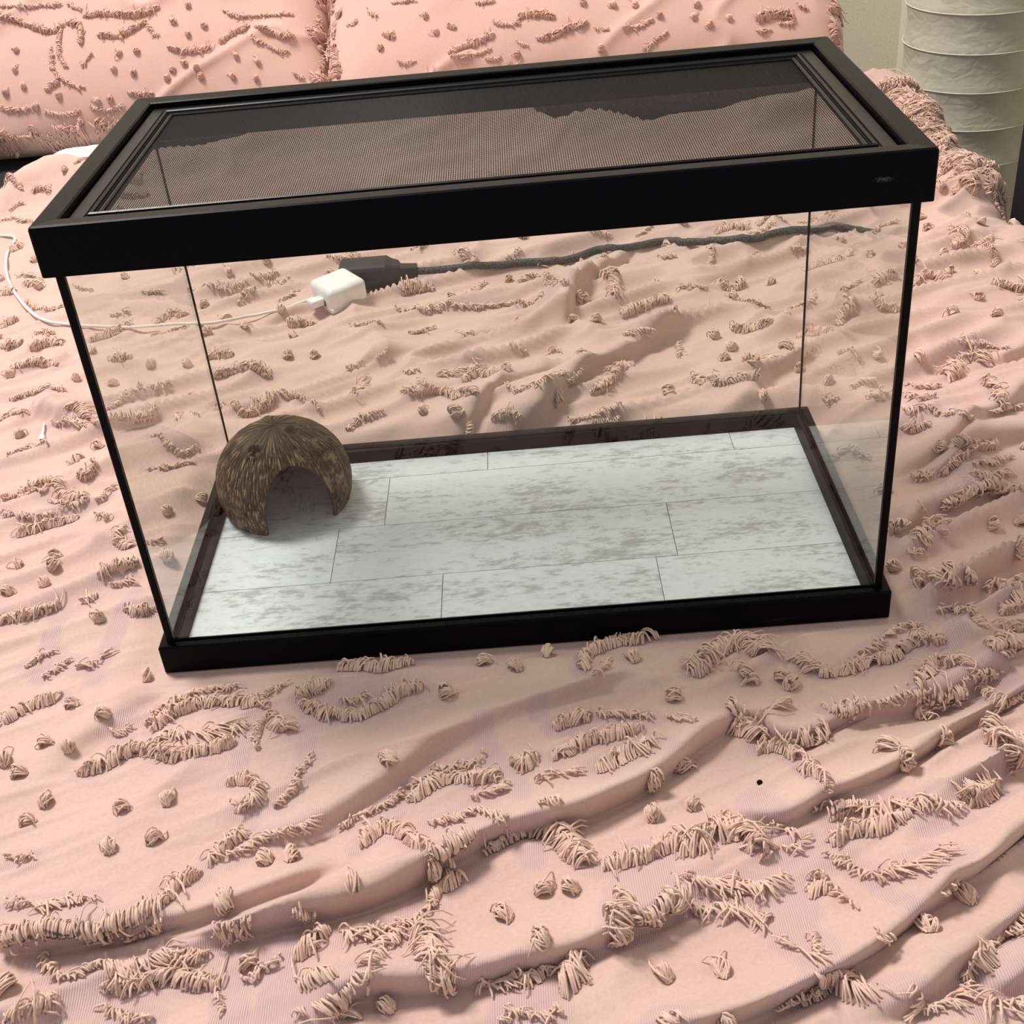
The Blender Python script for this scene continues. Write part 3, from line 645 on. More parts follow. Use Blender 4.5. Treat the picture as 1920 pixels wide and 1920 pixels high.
def paper_mat():
    m, nt, p = mat('rice_paper'); p.inputs['Roughness'].default_value = 0.8; p.inputs['Specular IOR Level'].default_value = 0.2
    v = coords(nt); f = noise(nt, v, 26, 5, 0.65); nt.links.new(ramp(nt, f, [(0.35, (0.52, 0.51, 0.41)), (0.68, (0.58, 0.57, 0.47))]), p.inputs['Base Color'])
    w = node(nt, 'ShaderNodeTexVoronoi', Scale=22.0); w.feature = 'DISTANCE_TO_EDGE'; 
    mp = coords(nt, (1, 1, 1.6)); nz = nt.nodes.new('ShaderNodeTexNoise'); nz.inputs['Scale'].default_value = 30; nt.links.new(mp, nz.inputs['Vector'])
    va = nt.nodes.new('ShaderNodeVectorMath'); va.operation = 'MULTIPLY_ADD'; va.inputs[1].default_value = (0.06,) * 3; nt.links.new(nz.outputs['Color'], va.inputs[0]); nt.links.new(mp, va.inputs[2]); nt.links.new(va.outputs[0], w.inputs['Vector'])
    bump(nt, w.outputs['Distance'], 0.25, 0.008, p); return m
M_paper = paper_mat(); M_ring = plain('pale_wire_ring', (0.74, 0.73, 0.64), 0.6, 0.3)

# ---------------------------------------------------------------- setting
ZF = -0.56; YW = 2.15; XW = 0.875
def slab(name, x0, x1, y0, y1, z0, z1, m):
    return link(name, box_mesh(name, (x1 - x0, y1 - y0, z1 - z0), center=((x0 + x1) / 2, (y0 + y1) / 2, (z0 + z1) / 2)), m, kind='structure')
slab('floor', -2.4, XW, -2.0, YW, ZF - 0.05, ZF, M_floor)
slab('wall_back', -2.4, XW, YW, YW + 0.1, ZF, 2.0, M_wall)
slab('wall_right', XW, XW + 0.1, -0.4, YW + 0.1, ZF, 2.0, M_wall)
slab('baseboard_back', -2.4, XW - 0.014, YW - 0.014, YW, ZF, ZF + 0.09, plain('white_baseboard_paint', (0.62, 0.61, 0.57), 0.5, 0.4))

# ---------------------------------------------------------------- bed under the bedspread
bed = empty('bed', (-0.2, 0.7, ZF), 'wide bed with dark sheet below the pink tufted bedspread', 'bed')
def part(name, me, m, parent, world=True, **kw):
    o = link(name, me, m, parent, **kw)
    if world:
        bpy.context.view_layer.update() if False else None
        o.matrix_parent_inverse = Matrix.Translation(parent.location).inverted()
    return o
part('mattress', box_mesh('mattress', (1.46, 2.10, 0.24), 0.04, 4, (-0.205, 0.66, -0.150), True), M_white_sheet, bed)
part('bed_frame', box_mesh('bed_frame', (1.50, 2.16, 0.16), 0.01, 2, (-0.205, 0.66, -0.355)), M_wood, bed)
for sx in (-0.9, 0.49):
    for sy in (-0.35, 1.67): part('leg', box_mesh('leg', (0.07, 0.07, 0.13), 0.006, 2, (sx, sy, ZF + 0.063)), M_wood, bed)
# rumpled dark sheet between bedspread and pillows
gx, gy = np.meshgrid(np.linspace(-0.93, 0.52, 150), np.linspace(1.02, 1.70, 70))
sz = -0.022 + 0.016 * fbm(gx * 9, gy * 11, 91, 3) + 0.020 * (1 - np.abs(2 * vnoise(gx * 7, gy * 4, 95) - 1)) ** 3
def grid_faces(ny, nx):
    i = np.arange(ny - 1)[:, None]; j = np.arange(nx - 1)[None, :]; a = i * nx + j
    return np.stack([a, a + 1, a + nx + 1, a + nx], -1).reshape(-1, 4)
part('dark_sheet', mesh_np('dark_sheet', np.stack([gx, gy, sz], -1).reshape(-1, 3), grid_faces(70, 150)), M_dark_sheet, bed, label='dark patterned sheet showing between bedspread and pillows')

# ---------------------------------------------------------------- bedspread
xs = np.concatenate([np.arange(-1.05, -0.66, 0.012), np.arange(-0.66, 0.60, 0.0026), np.linspace(0.60, 0.66, 8)])
ys = np.concatenate([np.arange(-0.62, -0.37, 0.012), np.arange(-0.37, 0.03, 0.0019), np.arange(0.03, 0.75, 0.0038), np.arange(0.75, 1.30, 0.007)])
GX, GY = np.meshgrid(xs, ys)
HG, DXG, DYG = (q.reshape(GX.shape) for q in height(GX.ravel(), GY.ravel(), True))
def bilinear(G, x, y):
    i = np.clip(np.searchsorted(xs, x) - 1, 0, len(xs) - 2); j = np.clip(np.searchsorted(ys, y) - 1, 0, len(ys) - 2)
    fx = np.clip((x - xs[i]) / (xs[i + 1] - xs[i]), 0, 1); fy = np.clip((y - ys[j]) / (ys[j + 1] - ys[j]), 0, 1)
    return (G[j, i] * (1 - fx) + G[j, i + 1] * fx) * (1 - fy) + (G[j + 1, i] * (1 - fx) + G[j + 1, i + 1] * fx) * fy
def drape(x, y, z):
    """bend the sheet over the right bed edge and under at the head end"""
    x = np.array(x); z = np.array(z); y = np.array(y)
    s = x - BED_EDGE_X; rr = 0.05; a = np.clip(s / rr, 0, math.pi / 2)
    k = s > 0
    x = np.where(k, BED_EDGE_X + rr * np.sin(a) + z * np.sin(a) * 0.7, x); zz = np.where(k, z * np.cos(a) - rr * (1 - np.cos(a)) - np.maximum(s - rr * math.pi / 2, 0) * 4, z)
    return x, y, zz
def normals(x, y):
    e = 0.0022; dx = (bilinear(HG, x + e, y) - bilinear(HG, x - e, y)) / (2 * e); dy = (bilinear(HG, x, y + e) - bilinear(HG, x, y - e)) / (2 * e)
    n = np.stack([-dx, -dy, np.ones_like(dx)], -1); return n / np.linalg.norm(n, axis=-1, keepdims=True)
def cloth_surf(x, y, h):
    n = normals(x, y); X, Y, Z = drape(x + bilinear(DXG, x, y), y + bilinear(DYG, x, y), bilinear(HG, x, y))
    return np.stack([X, Y, Z], -1) + n * h[..., None]
# mesh: rows beyond the head edge are pulled back and tucked down
be = back_edge(xs)[None, :]; over = np.maximum(GY - be, 0)
MY = np.minimum(GY, be) + 0.012 * np.sin(np.clip(over / 0.012, 0, math.pi)); HM = np.where(over > 0, bilinear(HG, GX, np.minimum(GY, be)) - np.minimum(over * 1.2, 0.05), HG)
keep_row = (ys[:, None] < be + 0.05)
MX, MY, MZ = drape(GX + DXG, MY + DYG, HM)
F = grid_faces(*GX.shape); kr = keep_row.ravel(); F = F[kr[F].all(1)]
used = np.unique(F); remap = -np.ones(GX.size, np.int64); remap[used] = np.arange(len(used))
Vc = np.stack([MX, MY, MZ], -1).reshape(-1, 3)[used]
me = mesh_np('bedspread', Vc, remap[F])
bedspread = link('bedspread', me, M_cloth, label='rumpled pale pink cotton bedspread with raised tufts and fringes', cat='bedspread')
# woven (ribbed, paler) figure: strips and the ground beside the tuft bands
def seg_dist(px, py, P):
    d = np.full(len(px), 1e9)
    for a, b in zip(P[:-1], P[1:]):
        v = b - a; t = np.clip(((px - a[0]) * v[0] + (py - a[1]) * v[1]) / (v @ v + 1e-12), 0, 1); d = np.minimum(d, np.hypot(px - a[0] - t * v[0], py - a[1] - t * v[1]))
    return d
wov = np.zeros(len(used), np.float32); UX = GX.ravel()[used]; UY = GY.ravel()[used]
def paint(P, w, val):
    P = np.asarray(P, float); b = np.nonzero((UX > P[:, 0].min() - 2 * w) & (UX < P[:, 0].max() + 2 * w) & (UY > P[:, 1].min() - 2 * w) & (UY < P[:, 1].max() + 2 * w))[0]
    if len(b): wov[b] = np.maximum(wov[b], val * smooth((w * 1.15 - seg_dist(UX[b], UY[b], P)) / (0.3 * w)))
for P, w in STRIPS: paint(P, w * 0.6, 1.0)
for t, P in TUFTS:
    if t in 'rRfF' and len(P) > 2: paint(P, 0.009, 0.75)
at = me.attributes.new('woven', 'FLOAT', 'POINT'); at.data.foreach_set('value', wov)

# ---------------------------------------------------------------- tufts
def resample(P, step):
    P = spline(np.asarray(P, float), 6); L = np.concatenate([[0], np.cumsum(np.hypot(*np.diff(P, axis=0).T))]); n = max(2, int(L[-1] / step)); s = np.linspace(0, L[-1], n)
    Q = np.stack([np.interp(s, L, P[:, 0]), np.interp(s, L, P[:, 1])], -1); T = np.gradient(Q, axis=0); T /= np.linalg.norm(T, axis=1, keepdims=True) + 1e-12
    return Q, T
def strands(kind, P, r, sc=1.0, yr=0.00066):
    """paths in surface coordinates: (N,K,3) with x, y, height"""
    K = 7; t = np.linspace(0, 1, K)[None, :]
    if kind == 'd':
        c = np.asarray(P[0]); n = r.integers(22, 30); th0 = r.uniform(0, math.pi); th = th0 + r.normal(0, 0.32, n); off = r.uniform(-1, 1, n) * 0.0042 * sc
        Lh = r.uniform(0.0042, 0.0066, n) * sc; hh = (0.0078 - 0.0045 * (off / (0.0045 * sc)) ** 2) * sc * r.uniform(0.6, 1.1, n)
        u = (t - 0.5) * 2 * Lh[:, None] * np.where(np.abs(t - 0.5) > 0.42, 0.86, 1.0); w = off[:, None] * np.sin(math.pi * t) ** 0.5 + r.normal(0, 0.0004, (n, 1)) * sc
        x = c[0] + u * np.cos(th)[:, None] - w * np.sin(th)[:, None]; y = c[1] + u * np.sin(th)[:, None] + w * np.cos(th)[:, None]
        h = hh[:, None] * np.sin(math.pi * t) ** 0.7 + 0.0003
        m = r.integers(1, 5); k = r.integers(0, n, m); h[k] *= 1.0; x[k, 4:] += r.normal(0, 0.004, (m, 1)) * sc * np.array([[0.3, 0.7, 1.0]]); y[k, 4:] += r.normal(0, 0.004, (m, 1)) * sc * np.array([[0.3, 0.7, 1.0]])
    else:
        step = {'r': 0.00085, 'R': 0.00065, 'f': 0.0013, 'F': 0.00115}[kind] * sc
        Q, T = resample(P, step); n = len(Q); Nn = np.stack([-T[:, 1], T[:, 0]], -1)
        if kind in 'fF': sgn = -1 if (Nn[:, 1].mean() > 0) else 1; Nn = Nn * sgn
        g = np.cumsum(r.random(n) < 0.22); ng = g[-1] + 1; skew = r.normal(0.45, 0.45, ng)[g] + r.normal(0, 0.12, n); hv = r.uniform(0.65, 1.2, ng)[g] * r.uniform(0.85, 1.12, n); wv_ = r.uniform(0.75, 1.25, ng)[g] * r.uniform(0.9, 1.1, n)
        endf = np.minimum(1, 0.55 + np.minimum(np.arange(n), np.arange(n)[::-1]) * step / 0.010)
        if kind in 'rR':
            w = (0.0098 if kind == 'r' else 0.0165) * sc * wv_ * endf; hh = (0.0058 if kind == 'r' else 0.0082) * sc * hv * endf
            lat = (t - 0.5) * w[:, None]; al = (t - 0.5) * (skew * w)[:, None] * 0.9 + r.normal(0, 0.0006, (n, 1)) * sc; h = hh[:, None] * np.sin(math.pi * np.clip(t, 0, 1)) ** 0.75 + 0.0003
            st = np.nonzero(r.random(n) < 0.10)[0]
            if len(st): lat[st] += (np.array([0, 0, 0, .1, .4, .8, 1.1])[None] ** 1.2) * r.normal(0, 0.006, (len(st), 1)) * sc; h[st, 4:] += r.uniform(0, 0.004, (len(st), 1)) * sc * np.array([[0.5, 0.9, 1.0]])
        else:
            Lf = (0.0070 if kind == 'f' else 0.0135) * sc * wv_ * endf * r.uniform(0.7, 1.25, n); hh = (0.0032 if kind == 'f' else 0.0040) * sc * hv
            lat = -0.002 * sc + t * Lf[:, None] * (1 - 0.12 * t); al = t ** 1.3 * (skew * Lf)[:, None] * 0.8 + r.normal(0, 0.0007, (n, 1)) * sc + r.normal(0, 0.0030 if kind == 'F' else 0.0016, (n, 1)) * t * t * sc + r.normal(0, 0.0012, (n, 1)) * np.sin(t * 5) * sc
            h = hh[:, None] * np.sin(math.pi * t * r.uniform(0.75, 1.0, (n, 1))) ** 0.8 + 0.0004
        x = Q[:, 0:1] + Nn[:, 0:1] * lat + T[:, 0:1] * al; y = Q[:, 1:2] + Nn[:, 1:2] * lat + T[:, 1:2] * al
    return np.stack([x, y, h], -1)
def tuft_mesh(name, surf, items, r, sc=1.0, yr=0.00066):
    VV = []; FF = []; n0 = 0
    for kind, P in items:
        S = strands(kind, P, r, sc)
        if surf is cloth_surf:
            root = S[:, :1, :2] if kind in 'fF' else S[:, 3:4, :2]
            k = np.clip(normals(S[..., 0], S[..., 1])[..., 2].mean(1), 0.35, 1)[:, None, None]; S[..., :2] = root + (S[..., :2] - root) * k
        if kind != 'd':
            q = S[r.random(len(S)) < 0.25].copy()
            if len(q):
                m0 = q[:, 3:4, :2]; a = r.uniform(-1.2, 1.2, (len(q), 1)); dx = q[..., 0] - m0[..., 0]; dy = q[..., 1] - m0[..., 1]; g = r.uniform(0.7, 1.25, (len(q), 1))
                q[..., 0] = m0[..., 0] + g * (dx * np.cos(a) - dy * np.sin(a)) + r.normal(0, 0.0018, (len(q), 1)); q[..., 1] = m0[..., 1] + g * (dx * np.sin(a) + dy * np.cos(a)) + r.normal(0, 0.0018, (len(q), 1)); q[..., 2] = q[..., 2] * r.uniform(0.9, 1.3, (len(q), 1)) + 0.0006
                S = np.concatenate([S, q])
        X = surf(S[..., 0], S[..., 1], S[..., 2] + yr * 0.5)
        rad = yr * r.uniform(0.8, 1.2, (len(S), 1)) * np.array([0.75, 1, 1.05, 1.05, 1.05, 1, 0.6])[None]
        V, Fq = tubes(X, rad, 4); VV.append(V); FF.append(Fq + n0); n0 += len(V)
    return mesh_np(name, np.concatenate(VV), np.concatenate(FF))
def tsize(t):
    P = np.asarray(t[1]); return (np.hypot(*np.diff(P, axis=0).T).sum() if len(P) > 1 else 0.014) / (0.9 + P[:, 1].mean())
order = sorted(TUFTS, key=tsize, reverse=True); big = order[:290]; small = order[290:]
for t in big:
    nm = 'tuft' if t[0] == 'd' else 'fringe_band'
    link(nm, tuft_mesh(nm, cloth_surf, [t], rng), M_yarn, bedspread)
# remaining small tufts: away from the traced ones
cent = np.array([np.mean(t[1], axis=0) for t in TUFTS]); allp = np.concatenate([np.asarray(t[1]) for t in TUFTS]); extra = list(small)
def try_add(x, y, dmin):
    if abs(x) < 0.272 and -0.012 < y < 0.28: return
    if y > back_edge(x) - 0.02 or x > 0.60 or (y > 0.90 and abs(x) < 0.5): return
    if np.min(np.hypot(allp[:, 0] - x, allp[:, 1] - y)) < dmin or (added and np.min(np.hypot(*(np.array(added) - (x, y)).T)) < dmin): return
    if math.hypot(x + 0.165, y - 0.612) < 0.065 or math.hypot(x + 0.448, y - 0.356) < 0.035: return
    added.append((x, y)); k = rng.random()
    a = rng.normal(0.35, 0.5); L = rng.uniform(0.018, 0.05); d = np.array([math.cos(a), math.sin(a)]) * L / 2; nn = np.array([-d[1], d[0]]) * rng.normal(0, 0.4)
    P = [(x - d[0], y - d[1]), (x + nn[0], y + nn[1]), (x + d[0], y + d[1])]
    if k < 0.40: extra.append(('d', [(x, y)]))
    elif k < 0.70: extra.append(('f', P))
    else: extra.append(('r', P))
added = []
for _ in range(2600): try_add(rng.uniform(-0.72, 0.58), rng.uniform(-0.36, 1.2), 0.030 if rng.random() < 0.5 else 0.036)
# thick fringe along the bunched hem on the right
for y in np.arange(0.72, 1.10, 0.012):
    for x in (0.545, 0.562, 0.580): extra.append((rng.choice(['F', 'R', 'd', 'f']), [(x + rng.normal(0, 0.006), y), (x + rng.normal(0, 0.01), y + 0.009), (x + rng.normal(0, 0.01), y + 0.018)]))
link('small_tufts', tuft_mesh('small_tufts', cloth_surf, extra, rng), M_yarn, bedspread, kind='stuff')

# ---------------------------------------------------------------- pillows
def pillow(label, loc, rz, tilt, w, hgt, thick, items, seed, mirror=False):
    root = empty('pillow', loc, label, 'pillow', 'tufted pillows at the head of the bed')
    root.rotation_euler = (0, 0, rz)
    r = np.random.default_rng(seed)
    ct, st = math.cos(tilt), math.sin(tilt)
    def puff(u, v):
        a = np.clip(1 - (2 * u / w) ** 4, 0, 1); b = np.clip(1 - (2 * v / hgt - 1) ** 4, 0, 1)
        return thick * 0.5 * np.sqrt(a * b) + 0.004
    def front(u, v, h):
        d = puff(u, v) + (0.012 * fbm(u * 6 + seed, v * 6, seed, 2) + 0.008 * (1 - np.abs(2 * vnoise(u * 5 + v * 6, v * 14 - u * 9, seed) - 1)) ** 3) + h
        y = v * ct - d * st; z = v * st + d * ct
        return np.stack([u, y, z], -1)
    def back(u, v):
        d = -puff(u, v); return np.stack([u, v * ct - d * st, v * st + d * ct], -1)
    nu, nv = 150, 100
    U, Vv = np.meshgrid(np.linspace(-w / 2, w / 2, nu), np.linspace(0, hgt, nv))
    Pf = front(U, Vv, np.zeros_like(U)); Pb = back(U, Vv)
    Fg = grid_faces(nv, nu)
    b = np.concatenate([np.arange(nu), np.arange(2, nv + 1) * nu - 1, (nv - 1) * nu + np.arange(nu - 2, -1, -1), np.arange(nv - 2, 0, -1) * nu]); bn = np.roll(b, -1); o = nu * nv
    V3 = np.concatenate([Pf.reshape(-1, 3), Pb.reshape(-1, 3)]); F3 = np.concatenate([Fg, Fg[:, ::-1] + o, np.stack([b, b + o, bn + o, bn], -1)])
    link('sham', mesh_np('sham', V3, F3), M_sham, root)
    for t in items:
        nm = 'tuft' if t[0] == 'd' else 'fringe_band'
        link(nm, tuft_mesh(nm, front, [t], r, 0.95, 0.0008), M_yarn_sham, root)
    ed = []
    for (a, bb, n) in (((-w / 2, 0.012), (w / 2, 0.012), 60), ((-w / 2 + 0.012, 0), (-w / 2 + 0.012, hgt), 34), ((w / 2 - 0.012, hgt), (w / 2 - 0.012, 0), 34)):
        for k in range(n):
            p = np.array(a) + (np.array(bb) - np.array(a)) * (k + 0.5) / n + r.normal(0, 0.005, 2); d = (np.array(bb) - np.array(a)); d = d / np.linalg.norm(d) * 0.010
            ed.append((r.choice(['F', 'f', 'd', 'R']), [tuple(p - d), tuple(p + r.normal(0, 0.003, 2)), tuple(p + d)]))
    up = []; vt = max([q[1] for t in items for q in t[1]] + [0.15]) + 0.02
    for k in range(70):
        p = np.array([r.uniform(-w / 2 + 0.05, w / 2 - 0.05), r.uniform(vt, hgt - 0.03)]); d = np.array([0.016, r.normal(0, 0.008)])
        up.append((r.choice(['d', 'd', 'r', 'f']), [tuple(p - d), tuple(p + r.normal(0, 0.004, 2)), tuple(p + d)]))
    link('upper_tufts', tuft_mesh('upper_tufts', front, up, r, 0.95, 0.0008), M_yarn_sham, root, kind='stuff')
    link('edge_fringe', tuft_mesh('edge_fringe', front, ed, r, 1.15, 0.0008), M_yarn_sham, root, kind='stuff')
    return root
pillow('pink tufted pillow at the left of the bed head, dark sheet showing below it', (-0.65, 1.335, 0.0), 0.0, 0.8378, 0.77, 0.5, 0.15, [('f',[(-0.1256,0.2096),(-0.0799,0.2048),(-0.0286,0.2028)]),('r',[(-0.1259,0.1915),(-0.0975,0.1825),(-0.0468,0.1596),(-0.0238,0.1692)]),('r',[(-0.018,0.1717),(0.0016,0.1638),(0.0032,0.1342)]),('r',[(0.0106,0.1808),(0.0503,0.1799),(0.0897,0.1731),(0.1296,0.1814)]),('r',[(0.0321,0.1461),(0.0659,0.1429),(0.1062,0.1597)]),('f',[(0.1062,0.1597),(0.1247,0.1346)]),('d',[(0.151,0.1558)]),('d',[(0.1745,0.1807)]),('d',[(0.198,0.1463)]),('d',[(0.1723,0.1336)]),('f',[(0.2296,0.1712),(0.2539,0.1613),(0.2894,0.1641),(0.3323,0.1667)]),('r',[(0.2214,0.1188),(0.2444,0.1351),(0.2667,0.1433)]),('r',[(0.2776,0.1432),(0.3091,0.1291),(0.3354,0.1253)]),('f',[(0.2712,0.1257),(0.3025,0.1086),(0.3236,0.1038)]),('r',[(0.1405,0.116),(0.1679,0.1081),(0.2043,0.1113)]),('d',[(0.2445,0.0952)]),('d',[(0.2766,0.086)]),('d',[(0.2363,0.0658)]),('d',[(0.2716,0.0619)]),('d',[(0.1434,0.0824)]),('d',[(0.1636,0.089)]),('d',[(0.1823,0.0796)]),('d',[(0.1337,0.0699)]),('d',[(0.1867,0.0686)]),('d',[(0.0615,0.1144)]),('d',[(0.0898,0.1147)]),('d',[(0.0512,0.0902)]),('d',[(0.0815,0.0822)]),('d',[(-0.1017,0.1355)]),('d',[(-0.1063,0.1045)]),('f',[(-0.045,0.133),(-0.0417,0.0958),(-0.0183,0.0747),(0.0007,0.0678)]),('f',[(-0.0269,0.1606),(-0.0313,0.123),(-0.0215,0.0995)]),('f',[(0.0194,0.1183),(0.0012,0.1002)]),('r',[(-0.0613,0.0704),(-0.0376,0.079)]),('d',[(0.0199,0.046)]),('d',[(-0.0403,0.0583)]),('f',[(0.3267,0.073),(0.3418,0.0631)]),('f',[(-0.0172,0.2047),(0.0052,0.1904)]),('d',[(-0.0944,0.0786)]),('d',[(-0.1239,0.0706)]),('d',[(0.04,0.0468)]),('d',[(-0.0794,0.0464)]),('r',[(0.0695,0.0544),(0.1082,0.0489)]),('f',[(-0.1356,0.051),(-0.108,0.0462),(-0.0789,0.0488)]),('f',[(-0.0664,0.0405),(-0.0396,0.0338),(-0.0105,0.0363)]),('f',[(0.0045,0.0399),(0.0314,0.0332),(0.0553,0.0384)])], 3)
pillow('pink tufted pillow right of the other, leaning behind the terrarium', (0.13, 1.265, 0.01), -0.06, 0.733, 0.8, 0.5, 0.2, [('f',[(-0.3605,0.1354),(-0.3448,0.1344)]),('f',[(-0.3235,0.1448),(-0.3089,0.1344)]),('f',[(-0.2857,0.1494),(-0.2518,0.1484)]),('d',[(-0.233,0.1188)]),('d',[(-0.2174,0.0918)]),('r',[(-0.198,0.1002),(-0.1874,0.0936)]),('f',[(-0.1536,0.1291),(-0.1267,0.1293)]),('f',[(-0.1279,0.0959),(-0.1013,0.091),(-0.0902,0.1008)]),('r',[(-0.0901,0.1035),(-0.0633,0.104),(-0.037,0.0965)]),('r',[(-0.0651,0.068),(-0.0383,0.071),(-0.0112,0.0815),(0.0101,0.0825)]),('r',[(-0.2001,0.0595),(-0.1725,0.0666),(-0.1288,0.0778)]),('f',[(-0.1953,0.0521),(-0.1627,0.0517),(-0.1353,0.0588)]),('f',[(-0.0971,0.0679),(-0.0816,0.0597)]),('f',[(0.0204,0.0767),(0.0389,0.0753)]),('d',[(0.0063,0.1149)]),('d',[(0.051,0.1084)]),('d',[(0.0826,0.1059)]),('f',[(0.0624,0.0712),(0.0837,0.0746),(0.1051,0.0831)]),('d',[(0.1185,0.0873)]),('f',[(0.0929,0.0462),(0.109,0.0518),(0.1279,0.0644)]),('r',[(-0.298,0.1025),(-0.2812,0.0935)]),('d',[(-0.3045,0.082)]),('f',[(-0.2776,0.0567),(-0.25,0.053)]),('f',[(-0.1418,0.0435),(-0.12,0.0464)]),('d',[(-0.0957,0.0492)]),('d',[(0.0294,0.0457)]),('d',[(0.1742,0.0996)]),('d',[(0.191,0.0682)]),('d',[(0.2202,0.0769)]),('f',[(0.259,0.0593),(0.2776,0.0618)]),('R',[(0.2624,0.079),(0.2946,0.0851),(0.3159,0.0815)]),('f',[(0.2938,0.0697),(0.3155,0.0736)]),('d',[(0.168,0.0817)]),('f',[(0.3227,0.104),(0.3386,0.0954)])], 8)
# white sheet corner peeking out beside the left pillow
gx, gy = np.meshgrid(np.linspace(-0.10, 0.10, 40), np.linspace(-0.05, 0.05, 24))
wz = 0.030 * (1 - (gx / 0.1) ** 2) * (1 - (gy / 0.05) ** 2) + 0.012 * fbm(gx * 25, gy * 25, 5, 3)
wsh = link('white_cloth', mesh_np('white_cloth', np.stack([gx, gy, wz], -1).reshape(-1, 3), grid_faces(24, 40)), M_white_sheet, label='crumpled white cloth tucked between left pillow and bedspread', cat='cloth')
wsh.location = (-0.655, 1.275, -0.010); wsh.rotation_euler = (0, 0, 0.2)

# ---------------------------------------------------------------- glass tank
W, D, H = 0.514, 0.267, 0.3316; HR, HB = 0.0306, 0.0226
tank = empty('glass_terrarium', (0, D / 2, 0), 'rectangular glass terrarium with black plastic rims standing on bedspread', 'terrarium')
TI = Matrix.Translation((0, -D / 2, 0))
def tpart(name, me, m, **kw):
    o = link(name, me, m, tank, **kw); o.matrix_parent_inverse = TI; return o
zt = H
rim = [(0.0, zt - HR), (0.0, zt - 0.0022), (0.0006, zt - 0.0008), (0.0020, zt), (0.0130, zt - 0.0008), (0.0142, zt - 0.0016), (0.0146, zt - 0.0075), (0.0290, zt - 0.0085), (0.0290, zt - 0.0120), (0.0140, zt - 0.0120), (0.0140, zt - HR + 0.002), (0.0100, zt - HR + 0.002), (0.0100, zt - HR + 0.006), (0.0058, zt - HR + 0.006), (0.0058, zt - HR)]
tpart('top_rim', rect_ring('top_rim', W, D, rim), M_black, label='wide black plastic top rim with faint scuffs')
base = [(0.0, 0.0), (0.0, HB - 0.0015), (0.0012, HB), (0.0058, HB), (0.0058, 0.0052), (0.0102, 0.0052), (0.0102, HB - 0.001), (0.0125, HB - 0.002), (0.0150, 0.0100), (0.0150, 0.0)]
tpart('base_frame', rect_ring('base_frame', W, D, base), M_black, label='black plastic base frame')
g0, gt = 0.0062, 0.0032; z0, z1 = 0.0056, zt - HR + 0.0055
zc = (z0 + z1) / 2; zh = z1 - z0
tpart('glass_pane', box_mesh('glass_pane', (W - 2 * g0, gt, zh), center=(0, g0 + gt / 2, zc)), M_glass, label='clear front glass pane')
tpart('glass_pane', box_mesh('glass_pane', (W - 2 * g0, gt, zh), center=(0, D - g0 - gt / 2, zc)), M_glass, label='clear back glass pane')
for s in (-1, 1): tpart('glass_pane', box_mesh('glass_pane', (gt, D - 2 * g0 - 2 * gt - 0.001, zh), center=(s * (W / 2 - g0 - gt / 2), D / 2, zc)), M_glass, label='clear %s glass end pane' % ('left' if s < 0 else 'right'))
tpart('glass_bottom', box_mesh('glass_bottom', (W - 0.032, D - 0.032, 0.0035), center=(0, D / 2, 0.0058)), M_black)
for s in (-1, 1):
    bm = bmesh.new(); bmesh.ops.create_cube(bm, size=1.0)
    tpart('silicone_seam', box_mesh('silicone_seam', (0.0052, 0.0044, zh - 0.0015), 0.0008, 1, (s * (W / 2 - g0 - 0.0020), g0 + 0.0016, zc)), M_seal); bm.free()
    tpart('silicone_seam', box_mesh('silicone_seam', (0.0016, 0.0016, zh - 0.0015), 0.0004, 1, (s * (W / 2 - g0 - gt - 0.0002), D - g0 - gt - 0.0004, zc)), M_seal)
# ---------------------------------------------------------------- screen lid lying in the rim
LW, LD = W - 2 * 0.0158, D - 2 * 0.0158; lz = zt - 0.0085
lid = empty('screen_lid', (0, D / 2, lz), 'black framed mesh screen lid set into the top rim', 'lid')
LI = Matrix.Translation((0, -D / 2, -lz))
def shift(me): me.transform(Matrix.Translation((0, 0.0158, 0))); return me
lp = [(0.0, lz + 0.0002), (0.0, lz + 0.0030), (0.0006, lz + 0.0036), (0.0088, lz + 0.0036), (0.0094, lz + 0.0026), (0.0106, lz + 0.0026), (0.0110, lz + 0.0044), (0.0122, lz + 0.0050), (0.0134, lz + 0.0044), (0.0138, lz + 0.0022), (0.0150, lz + 0.0022), (0.0154, lz + 0.0032), (0.0168, lz + 0.0034), (0.0176, lz + 0.0026), (0.0178, lz + 0.0002)]
o = link('lid_frame', shift(rect_ring('lid_frame', LW, LD, lp, 0.0012)), M_lid, lid); o.matrix_parent_inverse = LI; lidf = o
sp = [(0.0138 + 0.0008 * math.cos(a), lz + 0.0026 + 0.0008 * math.sin(a)) for a in np.linspace(0, 2 * math.pi, 7)[:-1]]
o = link('spline_cord', shift(rect_ring('spline_cord', LW, LD, sp, 0.0002, smooth=True)), M_seal, lidf)
MW, MD = LW - 0.0346, LD - 0.0346; pitch = 0.00142; ww, wt = 0.00050, 0.00013; VV = []; FF = []; n0 = 0
cube = np.array([(x, y, z) for x in (-.5, .5) for y in (-.5, .5) for z in (-.5, .5)]); cf = np.array([(0, 1, 3, 2), (4, 6, 7, 5), (0, 4, 5, 1), (2, 3, 7, 6), (0, 2, 6, 4), (1, 5, 7, 3)])
for k in range(int(MW / pitch)):
    VV.append(cube * (ww, MD, wt) + (-MW / 2 + (k + 0.5) * pitch, D / 2, lz + 0.0016)); FF.append(cf + n0); n0 += 8
for k in range(int(MD / pitch)):
    VV.append(cube * (MW, ww, wt) + (0, D / 2 - MD / 2 + (k + 0.5) * pitch, lz + 0.0016 + wt)); FF.append(cf + n0); n0 += 8
